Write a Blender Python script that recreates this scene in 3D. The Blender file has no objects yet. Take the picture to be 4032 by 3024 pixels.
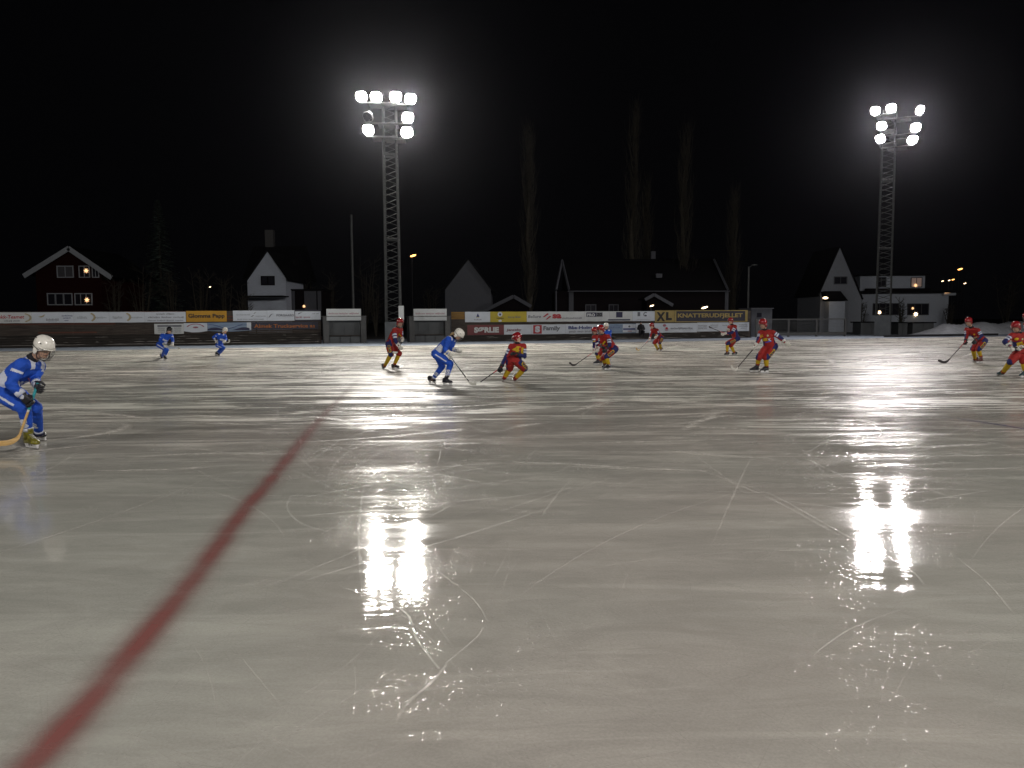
import bpy, bmesh, math, random
import numpy as np
from mathutils import Vector, Matrix, noise
from mathutils.bvhtree import BVHTree

random.seed(7)
sc = bpy.context.scene
COL = sc.collection

# ------------------------------------------------------------------ camera
CAM_H, F_PX, W_PX, H_PX = 1.6, 3050.0, 4032.0, 3024.0
PITCH, ROLL = math.atan(250.0 / 3050.0), 0.0065
_f = Vector((0, math.cos(PITCH), -math.sin(PITCH)))
_r0, _u0 = Vector((1, 0, 0)), Vector((0, math.sin(PITCH), math.cos(PITCH)))
_r = _r0 * math.cos(ROLL) - _u0 * math.sin(ROLL)
_u = _u0 * math.cos(ROLL) + _r0 * math.sin(ROLL)
CAM = Vector((0, 0, CAM_H))
cd = bpy.data.cameras.new("camera")
cd.sensor_width = 36.0
cd.lens = F_PX / W_PX * 36.0
cd.clip_start, cd.clip_end = 0.05, 3000
cam = bpy.data.objects.new("camera", cd)
COL.objects.link(cam)
m = Matrix.Identity(4)
for i, ax in enumerate((_r, _u, -_f)):
    for j in range(3):
        m[j][i] = ax[j]
m.translation = CAM
cam.matrix_world = m
sc.camera = cam

def ray(x, y):
    return _f + _r * ((x - 2016.0) / F_PX) - _u * ((y - 1512.0) / F_PX)
def G(x, y, z=0.0):
    d = ray(x, y)
    return CAM + d * ((z - CAM_H) / d.z)
def P(x, y, Y):
    d = ray(x, y)
    return CAM + d * (Y / d.y)

# ------------------------------------------------------------------ world and exposure
world = bpy.data.worlds.new("World")
sc.world = world
world.use_nodes = True
wn, wl = world.node_tree.nodes, world.node_tree.links
bg = wn["Background"]
sky = wn.new("ShaderNodeTexSky")
sky.sky_type = 'NISHITA'
sky.sun_disc = False
sky.sun_elevation = math.radians(-4.0)
sky.sun_rotation = math.radians(200)
mixn = wn.new("ShaderNodeMix"); mixn.data_type = 'RGBA'
mixn.inputs[0].default_value = 1.0
mixn.inputs[6].default_value = (0.5, 0.5, 0.5, 1)
mixn.inputs[7].default_value = (0.55, 0.56, 0.72, 1)
wl.new(sky.outputs[0], mixn.inputs[6])
wl.new(mixn.outputs[2], bg.inputs[0])
bg.inputs[1].default_value = 0.0016
sc.view_settings.view_transform = 'Standard'
sc.view_settings.look = 'None'
sc.view_settings.exposure = 0.0
sc.view_settings.gamma = 1.0
sc.cycles.max_bounces = 5
sc.cycles.diffuse_bounces = 2
sc.cycles.glossy_bounces = 3
sc.cycles.transparent_max_bounces = 24
sc.cycles.volume_bounces = 0
sc.cycles.sample_clamp_indirect = 6.0
sc.cycles.use_denoising = True
sc.cycles.use_light_tree = True
LAMP_STRENGTH = 1050.0
NEAR_STRENGTH = 690.0
HAZE = 0.000048

# ------------------------------------------------------------------ materials
def new_mat(name):
    mt = bpy.data.materials.new(name)
    mt.use_nodes = True
    return mt, mt.node_tree.nodes, mt.node_tree.links
def mat(name, c, rough=0.6, metal=0.0, var=0.25, scale=6.0, bump=0.15, stretch=(1, 1, 1), c2=None, spec=0.4, bscale=None, alpha=None):
    mt, n, l = new_mat(name)
    b = n["Principled BSDF"]
    b.inputs["Roughness"].default_value = rough
    b.inputs["Metallic"].default_value = metal
    b.inputs["Specular IOR Level"].default_value = spec
    tc = n.new("ShaderNodeTexCoord")
    mp = n.new("ShaderNodeMapping"); mp.inputs["Scale"].default_value = stretch
    l.new(tc.outputs["Object"], mp.inputs[0])
    ns = n.new("ShaderNodeTexNoise"); ns.inputs["Scale"].default_value = scale; ns.inputs["Detail"].default_value = 6
    l.new(mp.outputs[0], ns.inputs["Vector"])
    rp = n.new("ShaderNodeValToRGB")
    rp.color_ramp.elements[0].position = 0.3; rp.color_ramp.elements[1].position = 0.7
    d = c2 if c2 else tuple(v * (1 - var) for v in c)
    rp.color_ramp.elements[0].color = (*d, 1)
    rp.color_ramp.elements[1].color = (*c, 1)
    l.new(ns.outputs[0], rp.inputs[0]); l.new(rp.outputs[0], b.inputs["Base Color"])
    if bump:
        bp = n.new("ShaderNodeBump"); bp.inputs["Strength"].default_value = bump; bp.inputs["Distance"].default_value = 0.02
        if bscale:
            n2 = n.new("ShaderNodeTexNoise"); n2.inputs["Scale"].default_value = bscale; n2.inputs["Detail"].default_value = 3
            l.new(mp.outputs[0], n2.inputs["Vector"]); l.new(n2.outputs[0], bp.inputs["Height"])
        else:
            l.new(ns.outputs[0], bp.inputs["Height"])
        l.new(bp.outputs[0], b.inputs["Normal"])
    if alpha is not None:
        b.inputs["Alpha"].default_value = alpha
    return mt
def emit(name, c, s):
    mt, n, l = new_mat(name)
    b = n["Principled BSDF"]
    b.inputs["Base Color"].default_value = (0.8, 0.8, 0.8, 1)
    b.inputs["Emission Color"].default_value = (*c, 1)
    b.inputs["Emission Strength"].default_value = s
    return mt

M = {}
M['wood'] = mat('weathered_wood', (0.085, 0.07, 0.06), 0.85, var=0.5, scale=3, stretch=(0.4, 0.4, 6), bump=0.4, c2=(0.035, 0.027, 0.023))
M['woodred'] = mat('red_stained_wood', (0.12, 0.05, 0.035), 0.85, scale=3, stretch=(0.4, 0.4, 6), bump=0.4)
M['woodorange'] = mat('ochre_painted_wood', (0.30, 0.17, 0.045), 0.8, var=0.4, scale=3, stretch=(0.4, 0.4, 6))
M['step'] = mat('terrace_boards', (0.035, 0.030, 0.026), 0.9, var=0.6, scale=4, stretch=(0.4, 0.4, 4), bump=0.4)
M['snow'] = mat('packed_snow', (0.55, 0.58, 0.63), 0.8, var=0.25, scale=2.5, bump=0.8, bscale=9)
M['snowold'] = mat('old_snow', (0.20, 0.19, 0.18), 0.85, var=0.4, scale=3)
M['edgeblue'] = mat('grey_blue_edge', (0.23, 0.27, 0.33), 0.85, var=0.45, scale=2.0, bump=0.8, bscale=7)
M['ground'] = mat('frozen_ground', (0.012, 0.011, 0.011), 0.95, var=0.5, scale=0.5)
M['white'] = mat('banner_white', (0.6, 0.65, 0.72), 0.55, var=0.12, scale=1.2, bump=0.1, bscale=3)
M['offwhite'] = mat('banner_off_white', (0.6, 0.63, 0.64), 0.6, var=0.15, scale=1.0, bump=0.1, bscale=3)
M['yellow'] = mat('banner_yellow', (0.50, 0.40, 0.035), 0.55, var=0.15, scale=1.0)
M['amber'] = mat('banner_amber', (0.52, 0.27, 0.015), 0.55, var=0.15, scale=1.5)
M['tan'] = mat('banner_tan_yellow', (0.38, 0.29, 0.10), 0.6, var=0.25, scale=1.5)
M['darkred'] = mat('banner_dark_red', (0.18, 0.045, 0.05), 0.55, var=0.2, scale=1.5)
M['red'] = mat('paint_red', (0.42, 0.035, 0.045), 0.55, var=0.15)
M['navy'] = mat('paint_navy', (0.02, 0.022, 0.07), 0.5, var=0.2)
M['bluepic'] = mat('banner_blue_water', (0.12, 0.19, 0.32), 0.55, scale=1.4, stretch=(0.6, 0.6, 4), c2=(0.28, 0.36, 0.46), bump=0.05)
M['paleblue'] = mat('banner_pale_blue', (0.32, 0.40, 0.46), 0.55, var=0.15)
M['bannavy'] = mat('banner_navy', (0.035, 0.035, 0.055), 0.6, var=0.2)
M['orange'] = mat('paint_orange', (0.42, 0.14, 0.035), 0.6)
M['ink'] = mat('ink_black', (0.02, 0.02, 0.024), 0.6, bump=0)
M['inkgrey'] = mat('ink_grey', (0.16, 0.17, 0.20), 0.6, bump=0)
M['inkpale'] = mat('ink_pale', (0.33, 0.36, 0.41), 0.6, bump=0)
M['inkblue'] = mat('ink_blue', (0.05, 0.07, 0.22), 0.6, bump=0)
M['inkrose'] = mat('ink_rose', (0.36, 0.13, 0.17), 0.6, bump=0)
M['sand'] = mat('ink_sand', (0.42, 0.36, 0.22), 0.6, bump=0)
M['galv'] = mat('galvanised_steel', (0.075, 0.08, 0.08), 0.45, metal=0.5, var=0.3, scale=3)
M['darkmetal'] = mat('dark_metal', (0.05, 0.05, 0.055), 0.5, metal=0.4)
M['concrete'] = mat('concrete', (0.12, 0.13, 0.14), 0.9, var=0.25, scale=2, bump=0.4)
M['panel'] = mat('dugout_panel', (0.085, 0.092, 0.098), 0.6, var=0.2, scale=1.5)
M['panelframe'] = mat('dugout_frame', (0.1, 0.1, 0.1), 0.7, var=0.2)
M['housewhite'] = mat('house_white_board', (0.5, 0.55, 0.64), 0.75, var=0.15, scale=2, stretch=(1, 1, 8), bump=0.3)
M['housegrey'] = mat('house_grey_board', (0.075, 0.08, 0.095), 0.75, var=0.2, scale=2, stretch=(8, 8, 1), bump=0.3)
M['housepale'] = mat('house_pale_board', (0.26, 0.28, 0.32), 0.75, var=0.2, scale=2, stretch=(8, 8, 1), bump=0.3)
M['housered'] = mat('house_red_board', (0.022, 0.006, 0.005), 0.8, var=0.3, scale=3, stretch=(8, 8, 1), spec=0.03)
M['housedark'] = mat('house_dark_board', (0.01, 0.008, 0.009), 0.85, var=0.3, scale=3, stretch=(8, 8, 1), spec=0.03)
M['trim'] = mat('white_trim', (0.32, 0.345, 0.38), 0.6, var=0.1)
M['roofdark'] = mat('roof_tiles', (0.008, 0.008, 0.009), 0.8, var=0.3, scale=5, spec=0.03)
M['glass'] = mat('window_glass', (0.02, 0.02, 0.028), 0.12, var=0.2, bump=0, spec=0.6)
M['curtain'] = mat('curtain', (0.08, 0.08, 0.09), 0.8, var=0.3, scale=6, stretch=(4, 4, 0.3))
M['bark'] = mat('poplar_bark', (0.055, 0.048, 0.035), 0.9, var=0.4, scale=4, bump=0.3)
M['twig'] = mat('bare_twigs', (0.038, 0.034, 0.025), 0.9, var=0.4, scale=2, bump=0)
M['spruce'] = mat('spruce_needles', (0.1, 0.14, 0.115), 0.9, var=0.4, scale=2, bump=0)
M['lens'] = emit('floodlight_lens', (1.0, 0.955, 0.88), LAMP_STRENGTH)
M['lensnear'] = emit('floodlight_lens_near', (1.0, 0.95, 0.90), NEAR_STRENGTH)
M['lens2'] = emit('floodlight_lens_pink', (1.0, 0.93, 0.92), LAMP_STRENGTH * 0.7)
M['sodium'] = emit('sodium_lamp', (1.0, 0.42, 0.10), 6)
M['warmlamp'] = emit('warm_lamp', (1.0, 0.72, 0.42), 6)
M['starlamp'] = emit('window_star_lamp', (1.0, 0.55, 0.25), 1.5)
M['dimwin'] = emit('lit_window_glow', (1.0, 0.35, 0.18), 0.05)

# ------------------------------------------------------------------ mesh helper
class MB:
    def __init__(s): s.v, s.f, s.m = [], [], []
    def add(s, vs, fs, mi=0):
        o = len(s.v)
        s.v += [Vector(p) for p in vs]
        s.f += [tuple(i + o for i in f) for f in fs]
        s.m += [mi] * len(fs)
        return s
    def quad(s, a, b, c, d, mi=0): return s.add([a, b, c, d], [(0, 1, 2, 3)], mi)
    def hexa(s, p, mi=0):   # p: 4 bottom, 4 top, counter-clockwise
        return s.add(p, [(3, 2, 1, 0), (4, 5, 6, 7), (0, 1, 5, 4), (1, 2, 6, 5), (2, 3, 7, 6), (3, 0, 4, 7)], mi)
    def box(s, c, sx, sy, sz, ax=None, mi=0):
        c = Vector(c)
        X, Y, Z = ax if ax else (Vector((1, 0, 0)), Vector((0, 1, 0)), Vector((0, 0, 1)))
        X, Y, Z = X * sx / 2, Y * sy / 2, Z * sz / 2
        return s.hexa([c - X - Y - Z, c + X - Y - Z, c + X + Y - Z, c - X + Y - Z,
                       c - X - Y + Z, c + X - Y + Z, c + X + Y + Z, c - X + Y + Z], mi)
    def loft(s, rings, mi=0, cap=True):
        n = len(rings[0]); o = len(s.v)
        for r in rings: s.v += [Vector(p) for p in r]
        for i in range(len(rings) - 1):
            for j in range(n):
                s.f.append((o + i * n + j, o + i * n + (j + 1) % n, o + (i + 1) * n + (j + 1) % n, o + (i + 1) * n + j)); s.m.append(mi)
        if cap:
            s.f.append(tuple(o + j for j in reversed(range(n)))); s.m.append(mi)
            s.f.append(tuple(o + (len(rings) - 1) * n + j for j in range(n))); s.m.append(mi)
        return s
    def tube(s, pts, rad, n=8, mi=0, flat=1.0, up=None):
        pts = [Vector(p) for p in pts]
        if not hasattr(rad, '__len__'): rad = [rad] * len(pts)
        rings = []; prev = None
        for i, p in enumerate(pts):
            d = (pts[min(i + 1, len(pts) - 1)] - pts[max(i - 1, 0)])
            if d.length < 1e-7: d = Vector((0, 0, 1))
            d.normalize()
            if prev is None:
                a = up.copy() if up else (Vector((0, 0, 1)) if abs(d.z) < 0.9 else Vector((1, 0, 0)))
            else: a = prev
            a = (a - d * a.dot(d))
            if a.length < 1e-5: a = d.orthogonal()
            a.normalize(); prev = a; b = d.cross(a)
            rings.append([p + a * math.cos(t) * rad[i] + b * math.sin(t) * rad[i] * flat for t in [2 * math.pi * k / n for k in range(n)]])
        return s.loft(rings, mi)
    def ball(s, c, rx, ry, rz, ax=None, mi=0, nu=14, nv=9):
        c = Vector(c)
        X, Y, Z = ax if ax else (Vector((1, 0, 0)), Vector((0, 1, 0)), Vector((0, 0, 1)))
        rings = []
        for i in range(1, nv):
            t = math.pi * i / nv
            rings.append([c - Z * rz * math.cos(t) + (X * rx * math.cos(q) + Y * ry * math.sin(q)) * math.sin(t) for q in [2 * math.pi * k / nu for k in range(nu)]])
        o = len(s.v)
        s.loft(rings, mi, cap=False)
        a, b = len(s.v), len(s.v) + 1
        s.v += [c - Z * rz, c + Z * rz]
        for j in range(nu):
            s.f.append((a, o + (j + 1) % nu, o + j)); s.m.append(mi)
            t = o + (nv - 2) * nu
            s.f.append((b, t + j, t + (j + 1) % nu)); s.m.append(mi)
        return s
    def prism(s, poly, off, mi=0):   # poly: list of 3D points, off: extrusion vector
        n = len(poly); off = Vector(off)
        vs = [Vector(p) for p in poly] + [Vector(p) + off for p in poly]
        fs = [tuple(range(n)), tuple(reversed(range(n, 2 * n)))] + [(i + n, (i + 1) % n + n, (i + 1) % n, i) for i in range(n)]
        return s.add(vs, fs, mi)
    def mesh(s, name, mats, base):
        me = bpy.data.meshes.new(name)
        me.from_pydata([v - base for v in s.v], [], s.f)
        for mt in mats: me.materials.append(mt)
        me.polygons.foreach_set('material_index', s.m)
        me.update()
        return me
    def build(s, name, mats, parent=None, base=None, smooth=False):
        if not isinstance(mats, (list, tuple)): mats = [mats]
        b = Vector(parent['_b']) if parent is not None else Vector(base if base is not None else (0, 0, 0))
        me = s.mesh(name, mats, b)
        bm = bmesh.new(); bm.from_mesh(me); bmesh.ops.recalc_face_normals(bm, faces=bm.faces); bm.to_mesh(me); bm.free()
        if smooth: me.shade_smooth()
        o = bpy.data.objects.new(name, me)
        COL.objects.link(o)
        o['_b'] = tuple(b)
        if parent is not None: o.parent = parent
        else: o.location = b
        return o

def empty(name, base, label, cat, group=None):
    o = bpy.data.objects.new(name, None)
    COL.objects.link(o)
    o.location = base; o['_b'] = tuple(base); o.empty_display_size = 0.2
    return tag(o, label, cat, group)
def tag(o, label, cat, group=None):
    o['label'] = label; o['category'] = cat
    if group: o['group'] = group
    return o
def struct(o, kind='structure', label=None, cat=None):
    o['kind'] = kind
    if label: o['label'] = label
    if cat: o['category'] = cat
    return o
def dup(root, loc, label=None, group=None, rotz=0.0, scale=None):
    r = root.copy(); COL.objects.link(r); r.location = loc; r.rotation_euler = (0, 0, rotz)
    if scale: r.scale = scale
    if label: r['label'] = label
    if group: r['group'] = group
    for ch in list(root.children):
        c = ch.copy(); COL.objects.link(c); c.parent = r
        for g in list(ch.children):
            d = g.copy(); COL.objects.link(d); d.parent = c
    return r

_tc = {}
def text_geo(s, bold=0.0):
    k = (s, bold)
    if k in _tc: return _tc[k]
    cu = bpy.data.curves.new('t', 'FONT'); cu.body = s; cu.offset = bold; cu.resolution_u = 3
    ob = bpy.data.objects.new('t', cu)
    me = bpy.data.meshes.new_from_object(ob)
    vs = [v.co.copy() for v in me.vertices]; fs = [tuple(p.vertices) for p in me.polygons]
    x0 = min(v.x for v in vs); x1 = max(v.x for v in vs); y0 = min(v.y for v in vs); y1 = max(v.y for v in vs)
    vs = [((v.x - x0) / (x1 - x0), (v.y - y0) / (y1 - y0)) for v in vs]
    bpy.data.objects.remove(ob); bpy.data.curves.remove(cu); bpy.data.meshes.remove(me)
    _tc[k] = (vs, fs)
    return _tc[k]

# ------------------------------------------------------------------ site frame along the far side
A0, B0 = G(0, 1373), G(3100, 1329)
FU = (B0 - A0).normalized()                       # along the far side, to the right
FN = Vector((FU.y, -FU.x, 0)).normalized()        # towards the rink
Z = Vector((0, 0, 1))
def Fp(s, t, z): return A0 + FU * s + FN * t + Z * z    # s along, t towards the rink
def Fhit(x, y, t=0.0):
    """point of the vertical plane at offset t that lies behind pixel (x, y) -> (s, z)"""
    d = ray(x, y); o = A0 + FN * t
    k = (o - CAM).dot(FN) / d.dot(FN)
    p = CAM + d * k
    return (p - A0).dot(FU), p.z
def Fs(x, t=0.0): return Fhit(x, 1260, t)[0]
FAX = (FU, FN, Z)

# ------------------------------------------------------------------ ground, ice, edge strip
mb = MB(); mb.quad((-700, -60, -0.03), (700, -60, -0.03), (700, 900, -0.03), (-700, 900, -0.03))
struct(mb.build('ground', M['ground']))

def ice_material():
    mt, n, l = new_mat('rink_ice')
    b = n["Principled BSDF"]; b.inputs["IOR"].default_value = 1.31
    geo = n.new("ShaderNodeNewGeometry")
    def mapping(scale, rot=0.0):
        mp = n.new("ShaderNodeMapping"); mp.inputs["Scale"].default_value = scale; mp.inputs["Rotation"].default_value = (0, 0, rot)
        l.new(geo.outputs["Position"], mp.inputs[0]); return mp
    def nz(mp, scale, detail=5, dist=0.0, rough=0.55):
        t = n.new("ShaderNodeTexNoise"); t.inputs["Scale"].default_value = scale; t.inputs["Detail"].default_value = detail
        t.inputs["Distortion"].default_value = dist; t.inputs["Roughness"].default_value = rough
        l.new(mp.outputs[0], t.inputs["Vector"]); return t
    def ramp(src, a, c, v0=0.0, v1=1.0):
        r = n.new("ShaderNodeMapRange"); r.inputs[1].default_value = a; r.inputs[2].default_value = c
        r.inputs[3].default_value = v0; r.inputs[4].default_value = v1; r.interpolation_type = 'SMOOTHSTEP'
        l.new(src, r.inputs[0]); return r.outputs[0]
    def op(o, a, c):
        q = n.new("ShaderNodeMath"); q.operation = o
        for k, v in enumerate((a, c)):
            if isinstance(v, (int, float)): q.inputs[k].default_value = v
            else: l.new(v, q.inputs[k])
        return q.outputs[0]
    ang = -math.atan2(FU.y, FU.x)
    m1 = mapping((0.35, 1.0, 1), ang); m2 = mapping((1, 1, 1), 0.5); m3 = mapping((0.25, 1.6, 1), ang + 0.12)
    m4 = mapping((0.3, 2.2, 1), ang - 0.35)
    big = nz(m1, 0.55, 6, 1.2)
    mid = nz(m3, 1.3, 7, 0.8, 0.65)
    mid2 = nz(m4, 0.9, 7, 1.6, 0.65)
    fine = nz(m2, 38, 2, 0, 0.5)
    frost = op('MULTIPLY', ramp(big.outputs[0], 0.38, 0.62), ramp(mid.outputs[0], 0.42, 0.60))
    frost = op('MAXIMUM', frost, op('MULTIPLY', ramp(mid2.outputs[0], 0.53, 0.66), 0.85))
    # the far half of the rink is cut up more, the strip nearest the photographer is smooth
    sep = n.new("ShaderNodeSeparateXYZ"); l.new(geo.outputs["Position"], sep.inputs[0])
    worn = ramp(sep.outputs[1], 4.0, 20.0, 0.16, 1.0)
    frost = op('MULTIPLY', frost, worn)
    mx = n.new("ShaderNodeMix"); mx.data_type = 'RGBA'
    mx.inputs[6].default_value = (0.325, 0.312, 0.290, 1); mx.inputs[7].default_value = (0.72, 0.69, 0.64, 1)
    l.new(frost, mx.inputs[0])
    tone = nz(m2, 0.16, 3)
    mx2 = n.new("ShaderNodeMix"); mx2.data_type = 'RGBA'; mx2.blend_type = 'MULTIPLY'
    gr = n.new("ShaderNodeMix"); gr.data_type = 'RGBA'; gr.blend_type = 'MULTIPLY'; gr.inputs[0].default_value = 1.0
    cr = n.new("ShaderNodeMix"); cr.data_type = 'RGBA'
    cr.inputs[6].default_value = (1.01, 0.985, 0.96, 1); cr.inputs[7].default_value = (0.96, 1.0, 0.965, 1)
    l.new(ramp(tone.outputs[0], 0.35, 0.65), cr.inputs[0])
    mx2.inputs[0].default_value = 1.0
    l.new(mx.outputs[2], mx2.inputs[6]); l.new(cr.outputs[2], mx2.inputs[7])
    gc = n.new("ShaderNodeCombineColor"); gv = op('MULTIPLY', ramp(nz(m2, 70, 3, 0, .7).outputs[0], 0.3, 0.7, 0.93, 1.07), ramp(nz(mapping((.5, 1.2, 1), ang + .3), 2.6, 8, 1.2, .7).outputs[0], 0.3, 0.7, 0.90, 1.08))
    for k in range(3): l.new(gv, gc.inputs[k])
    l.new(mx2.outputs[2], gr.inputs[6]); l.new(gc.outputs[0], gr.inputs[7])
    l.new(gr.outputs[2], b.inputs["Base Color"])
    rg = op('ADD', ramp(frost, 0.0, 1.0, 0.0, 0.40), ramp(mid.outputs[0], 0.35, 0.7, 0.03, 0.095))
    rg = op('ADD', op('MULTIPLY', rg, ramp(sep.outputs[1], 3.2, 6.5, 0.32, 1.0)), ramp(sep.outputs[1], 7.0, 22.0, 0.0, 0.15))
    l.new(rg, b.inputs["Roughness"])
    l.new(ramp(frost, 0.0, 0.7, 0.28, 0.40), b.inputs["Specular IOR Level"])
    # ripples and blade cuts in the surface
    rip = nz(mapping((1, 1, 1), 0.2), 1.7, 3, 0.6)
    ripf = nz(m3, 9, 4, 0.5)
    rips = nz(mapping((0.30, 1.0, 1), ang + .05), 17, 4, 0.5); ripm = ramp(nz(m1, 1.1, 3, 1.0).outputs[0], 0.40, 0.62)
    h = op('ADD', op('MULTIPLY', rip.outputs[0], 0.12), op('ADD', op('MULTIPLY', ripf.outputs[0], 0.022), op('MULTIPLY', op('MULTIPLY', rips.outputs[0], ripm), 0.040)))
    speck = op('MULTIPLY', op('MULTIPLY', ramp(fine.outputs[0], 0.58, 0.68), ramp(nz(m2, 1.1, 3, 0.8).outputs[0], 0.41, 0.61)), 0.042)
    h = op('ADD', h, speck)
    h = op('ADD', h, op('MULTIPLY', frost, 0.06))
    h = op('MULTIPLY', h, ramp(sep.outputs[1], 5.0, 10.0, 1.0, 2.6))
    h = op('ADD', h, op('MULTIPLY', nz(m2, 55, 2).outputs[0], 0.004))
    bp = n.new("ShaderNodeBump"); bp.inputs["Strength"].default_value = 0.55; bp.inputs["Distance"].default_value = 0.035
    l.new(h, bp.inputs["Height"]); l.new(bp.outputs[0], b.inputs["Normal"])
    return mt
M['ice'] = ice_material()
mb = MB()
mb.quad(Fp(-60, 66, 0), Fp(140, 66, 0), Fp(140, 1.9, 0), Fp(-60, 1.9, 0))
struct(mb.build('ice', M['ice']))
mb = MB()
rnd = random.Random(3)
N = 200
edge = [5.6 + 1.1 * noise.noise(Vector((i * 0.17, 0, 0))) + .3 * noise.noise(Vector((i * 0.9, 4, 0))) for i in range(N + 1)]
for i in range(N):
    s0, s1 = -60 + i, -59 + i
    mb.quad(Fp(s0, edge[i] + .3, 0.0008), Fp(s1, edge[i + 1] + .3, 0.0008), Fp(s1, 0.35, 0.02), Fp(s0, 0.35, 0.02))
    mb.quad(Fp(s0, 0.35, 0.02), Fp(s1, 0.35, 0.02), Fp(s1, -12, 0.02), Fp(s0, -12, 0.02))
struct(mb.build('edge_strip', M['edgeblue'], smooth=True))  # mottled grey-blue sheet over the uncut ice edge and the ground behind it

# painted lines under the ice
def line_mat(name, c):
    mt, n, l = new_mat(name)
    b = n["Principled BSDF"]; b.inputs["Base Color"].default_value = (*c, 1); b.inputs["Roughness"].default_value = 0.22
    b.inputs["IOR"].default_value = 1.31
    at = n.new("ShaderNodeAttribute"); at.attribute_name = 'soft'
    ns = n.new("ShaderNodeTexNoise"); ns.inputs["Scale"].default_value = 2.2; ns.inputs["Detail"].default_value = 6
    tc = n.new("ShaderNodeNewGeometry"); l.new(tc.outputs["Position"], ns.inputs["Vector"])
    mr = n.new("ShaderNodeMapRange"); mr.inputs[1].default_value = 0.3; mr.inputs[2].default_value = 0.6; mr.inputs[3].default_value = 0.55; mr.inputs[4].default_value = 0.88
    l.new(ns.outputs[0], mr.inputs[0])
    mu = n.new("ShaderNodeMath"); mu.operation = 'MULTIPLY'
    l.new(at.outputs["Fac"], mu.inputs[0]); l.new(mr.outputs[0], mu.inputs[1]); l.new(mu.outputs[0], b.inputs["Alpha"])
    return mt
def ribbon(pts, w, name, mt, soft=0.5, z=0.004, fades=None):
    mb = MB(); vals = []
    prof = [0, .14, .48, .92, .92, .48, .14, 0]
    xs = [-1.45, -.88, -0.50, -0.16, 0.16, 0.50, .88, 1.45]; K = 8
    for i, p in enumerate(pts):
        d = (pts[min(i + 1, len(pts) - 1)] - pts[max(i - 1, 0)]); d.z = 0; d.normalize()
        nn = Vector((-d.y, d.x, 0))
        ww = w[i] if hasattr(w, '__len__') else w
        for k in range(K):
            mb.v.append(p + nn * xs[k] * ww + Z * z)
            vals.append(prof[k] * (fades[i] if fades else 1))
    for i in range(len(pts) - 1):
        for k in range(K - 1):
            a = i * K + k
            mb.f.append((a, a + 1, a + K + 1, a + K)); mb.m.append(0)
    o = mb.build(name, mt)
    at = o.data.attributes.new('soft', 'FLOAT', 'POINT')
    at.data.foreach_set('value', vals)
    return o
def spline(ctrl, n):
    out = []
    for i in range(len(ctrl) - 1):
        p0, p1, p2, p3 = ctrl[max(i - 1, 0)], ctrl[i], ctrl[i + 1], ctrl[min(i + 2, len(ctrl) - 1)]
        for k in range(n):
            t = k / n
            out.append(0.5 * ((2 * p1) + (p2 - p0) * t + (2 * p0 - 5 * p1 + 4 * p2 - p3) * t * t + (3 * p1 - p0 - 3 * p2 + p3) * t ** 3))
    out.append(ctrl[-1]); return out
red_ctrl = [G(*q) for q in ((-330, 3540), (118, 3024), (348, 2768), (574, 2506), (780, 2256), (968, 2003), (1067, 1888), (1203, 1718), (1288, 1621), (1345, 1560), (1404, 1503), (1452, 1462))]
pts = spline(red_ctrl, 10)
M['redline'] = line_mat('red_ice_paint', (0.25, 0.088, 0.080))
fd = [1.0 if p.y < 10 else max(0.0, 1 - (p.y - 10) / 12) for p in pts]
struct(ribbon(pts, 0.125, 'red_line', M['redline'], fades=fd))
M['blueline'] = line_mat('blue_ice_paint', (0.02, 0.025, 0.20))
pts = spline([G(3720, 1642), G(3800, 1653), G(3900, 1668), G(3990, 1682), G(4150, 1712)], 6)
struct(ribbon(pts, 0.045, 'blue_line', M['blueline'], fades=[min(1, .2 + i * .1) for i in range(len(pts))]))

# skate marks: pale cuts and scraped snow, one sheet of many ribbons
def mark_mat():
    mt, n, l = new_mat('scraped_ice')
    b = n["Principled BSDF"]; b.inputs["Base Color"].default_value = (0.84, 0.80, 0.73, 1); b.inputs["Specular IOR Level"].default_value = 0.5; b.inputs["Roughness"].default_value = 0.40
    at = n.new("ShaderNodeAttribute"); at.attribute_name = 'soft'
    ns = n.new("ShaderNodeTexNoise"); ns.inputs["Scale"].default_value = 7; ns.inputs["Detail"].default_value = 7; ns.inputs["Roughness"].default_value = 0.7
    tc = n.new("ShaderNodeNewGeometry"); l.new(tc.outputs["Position"], ns.inputs["Vector"])
    mr = n.new("ShaderNodeMapRange"); mr.inputs[1].default_value = 0.36; mr.inputs[2].default_value = 0.62
    l.new(ns.outputs[0], mr.inputs[0])
    mu = n.new("ShaderNodeMath"); mu.operation = 'MULTIPLY'
    l.new(at.outputs["Fac"], mu.inputs[0]); l.new(mr.outputs[0], mu.inputs[1]); l.new(mu.outputs[0], b.inputs["Alpha"])
    bp = n.new("ShaderNodeBump"); bp.inputs["Strength"].default_value = 0.6; bp.inputs["Distance"].default_value = 0.02
    l.new(ns.outputs[0], bp.inputs["Height"]); l.new(bp.outputs[0], b.inputs["Normal"])
    return mt
M['marks'] = mark_mat()
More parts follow.
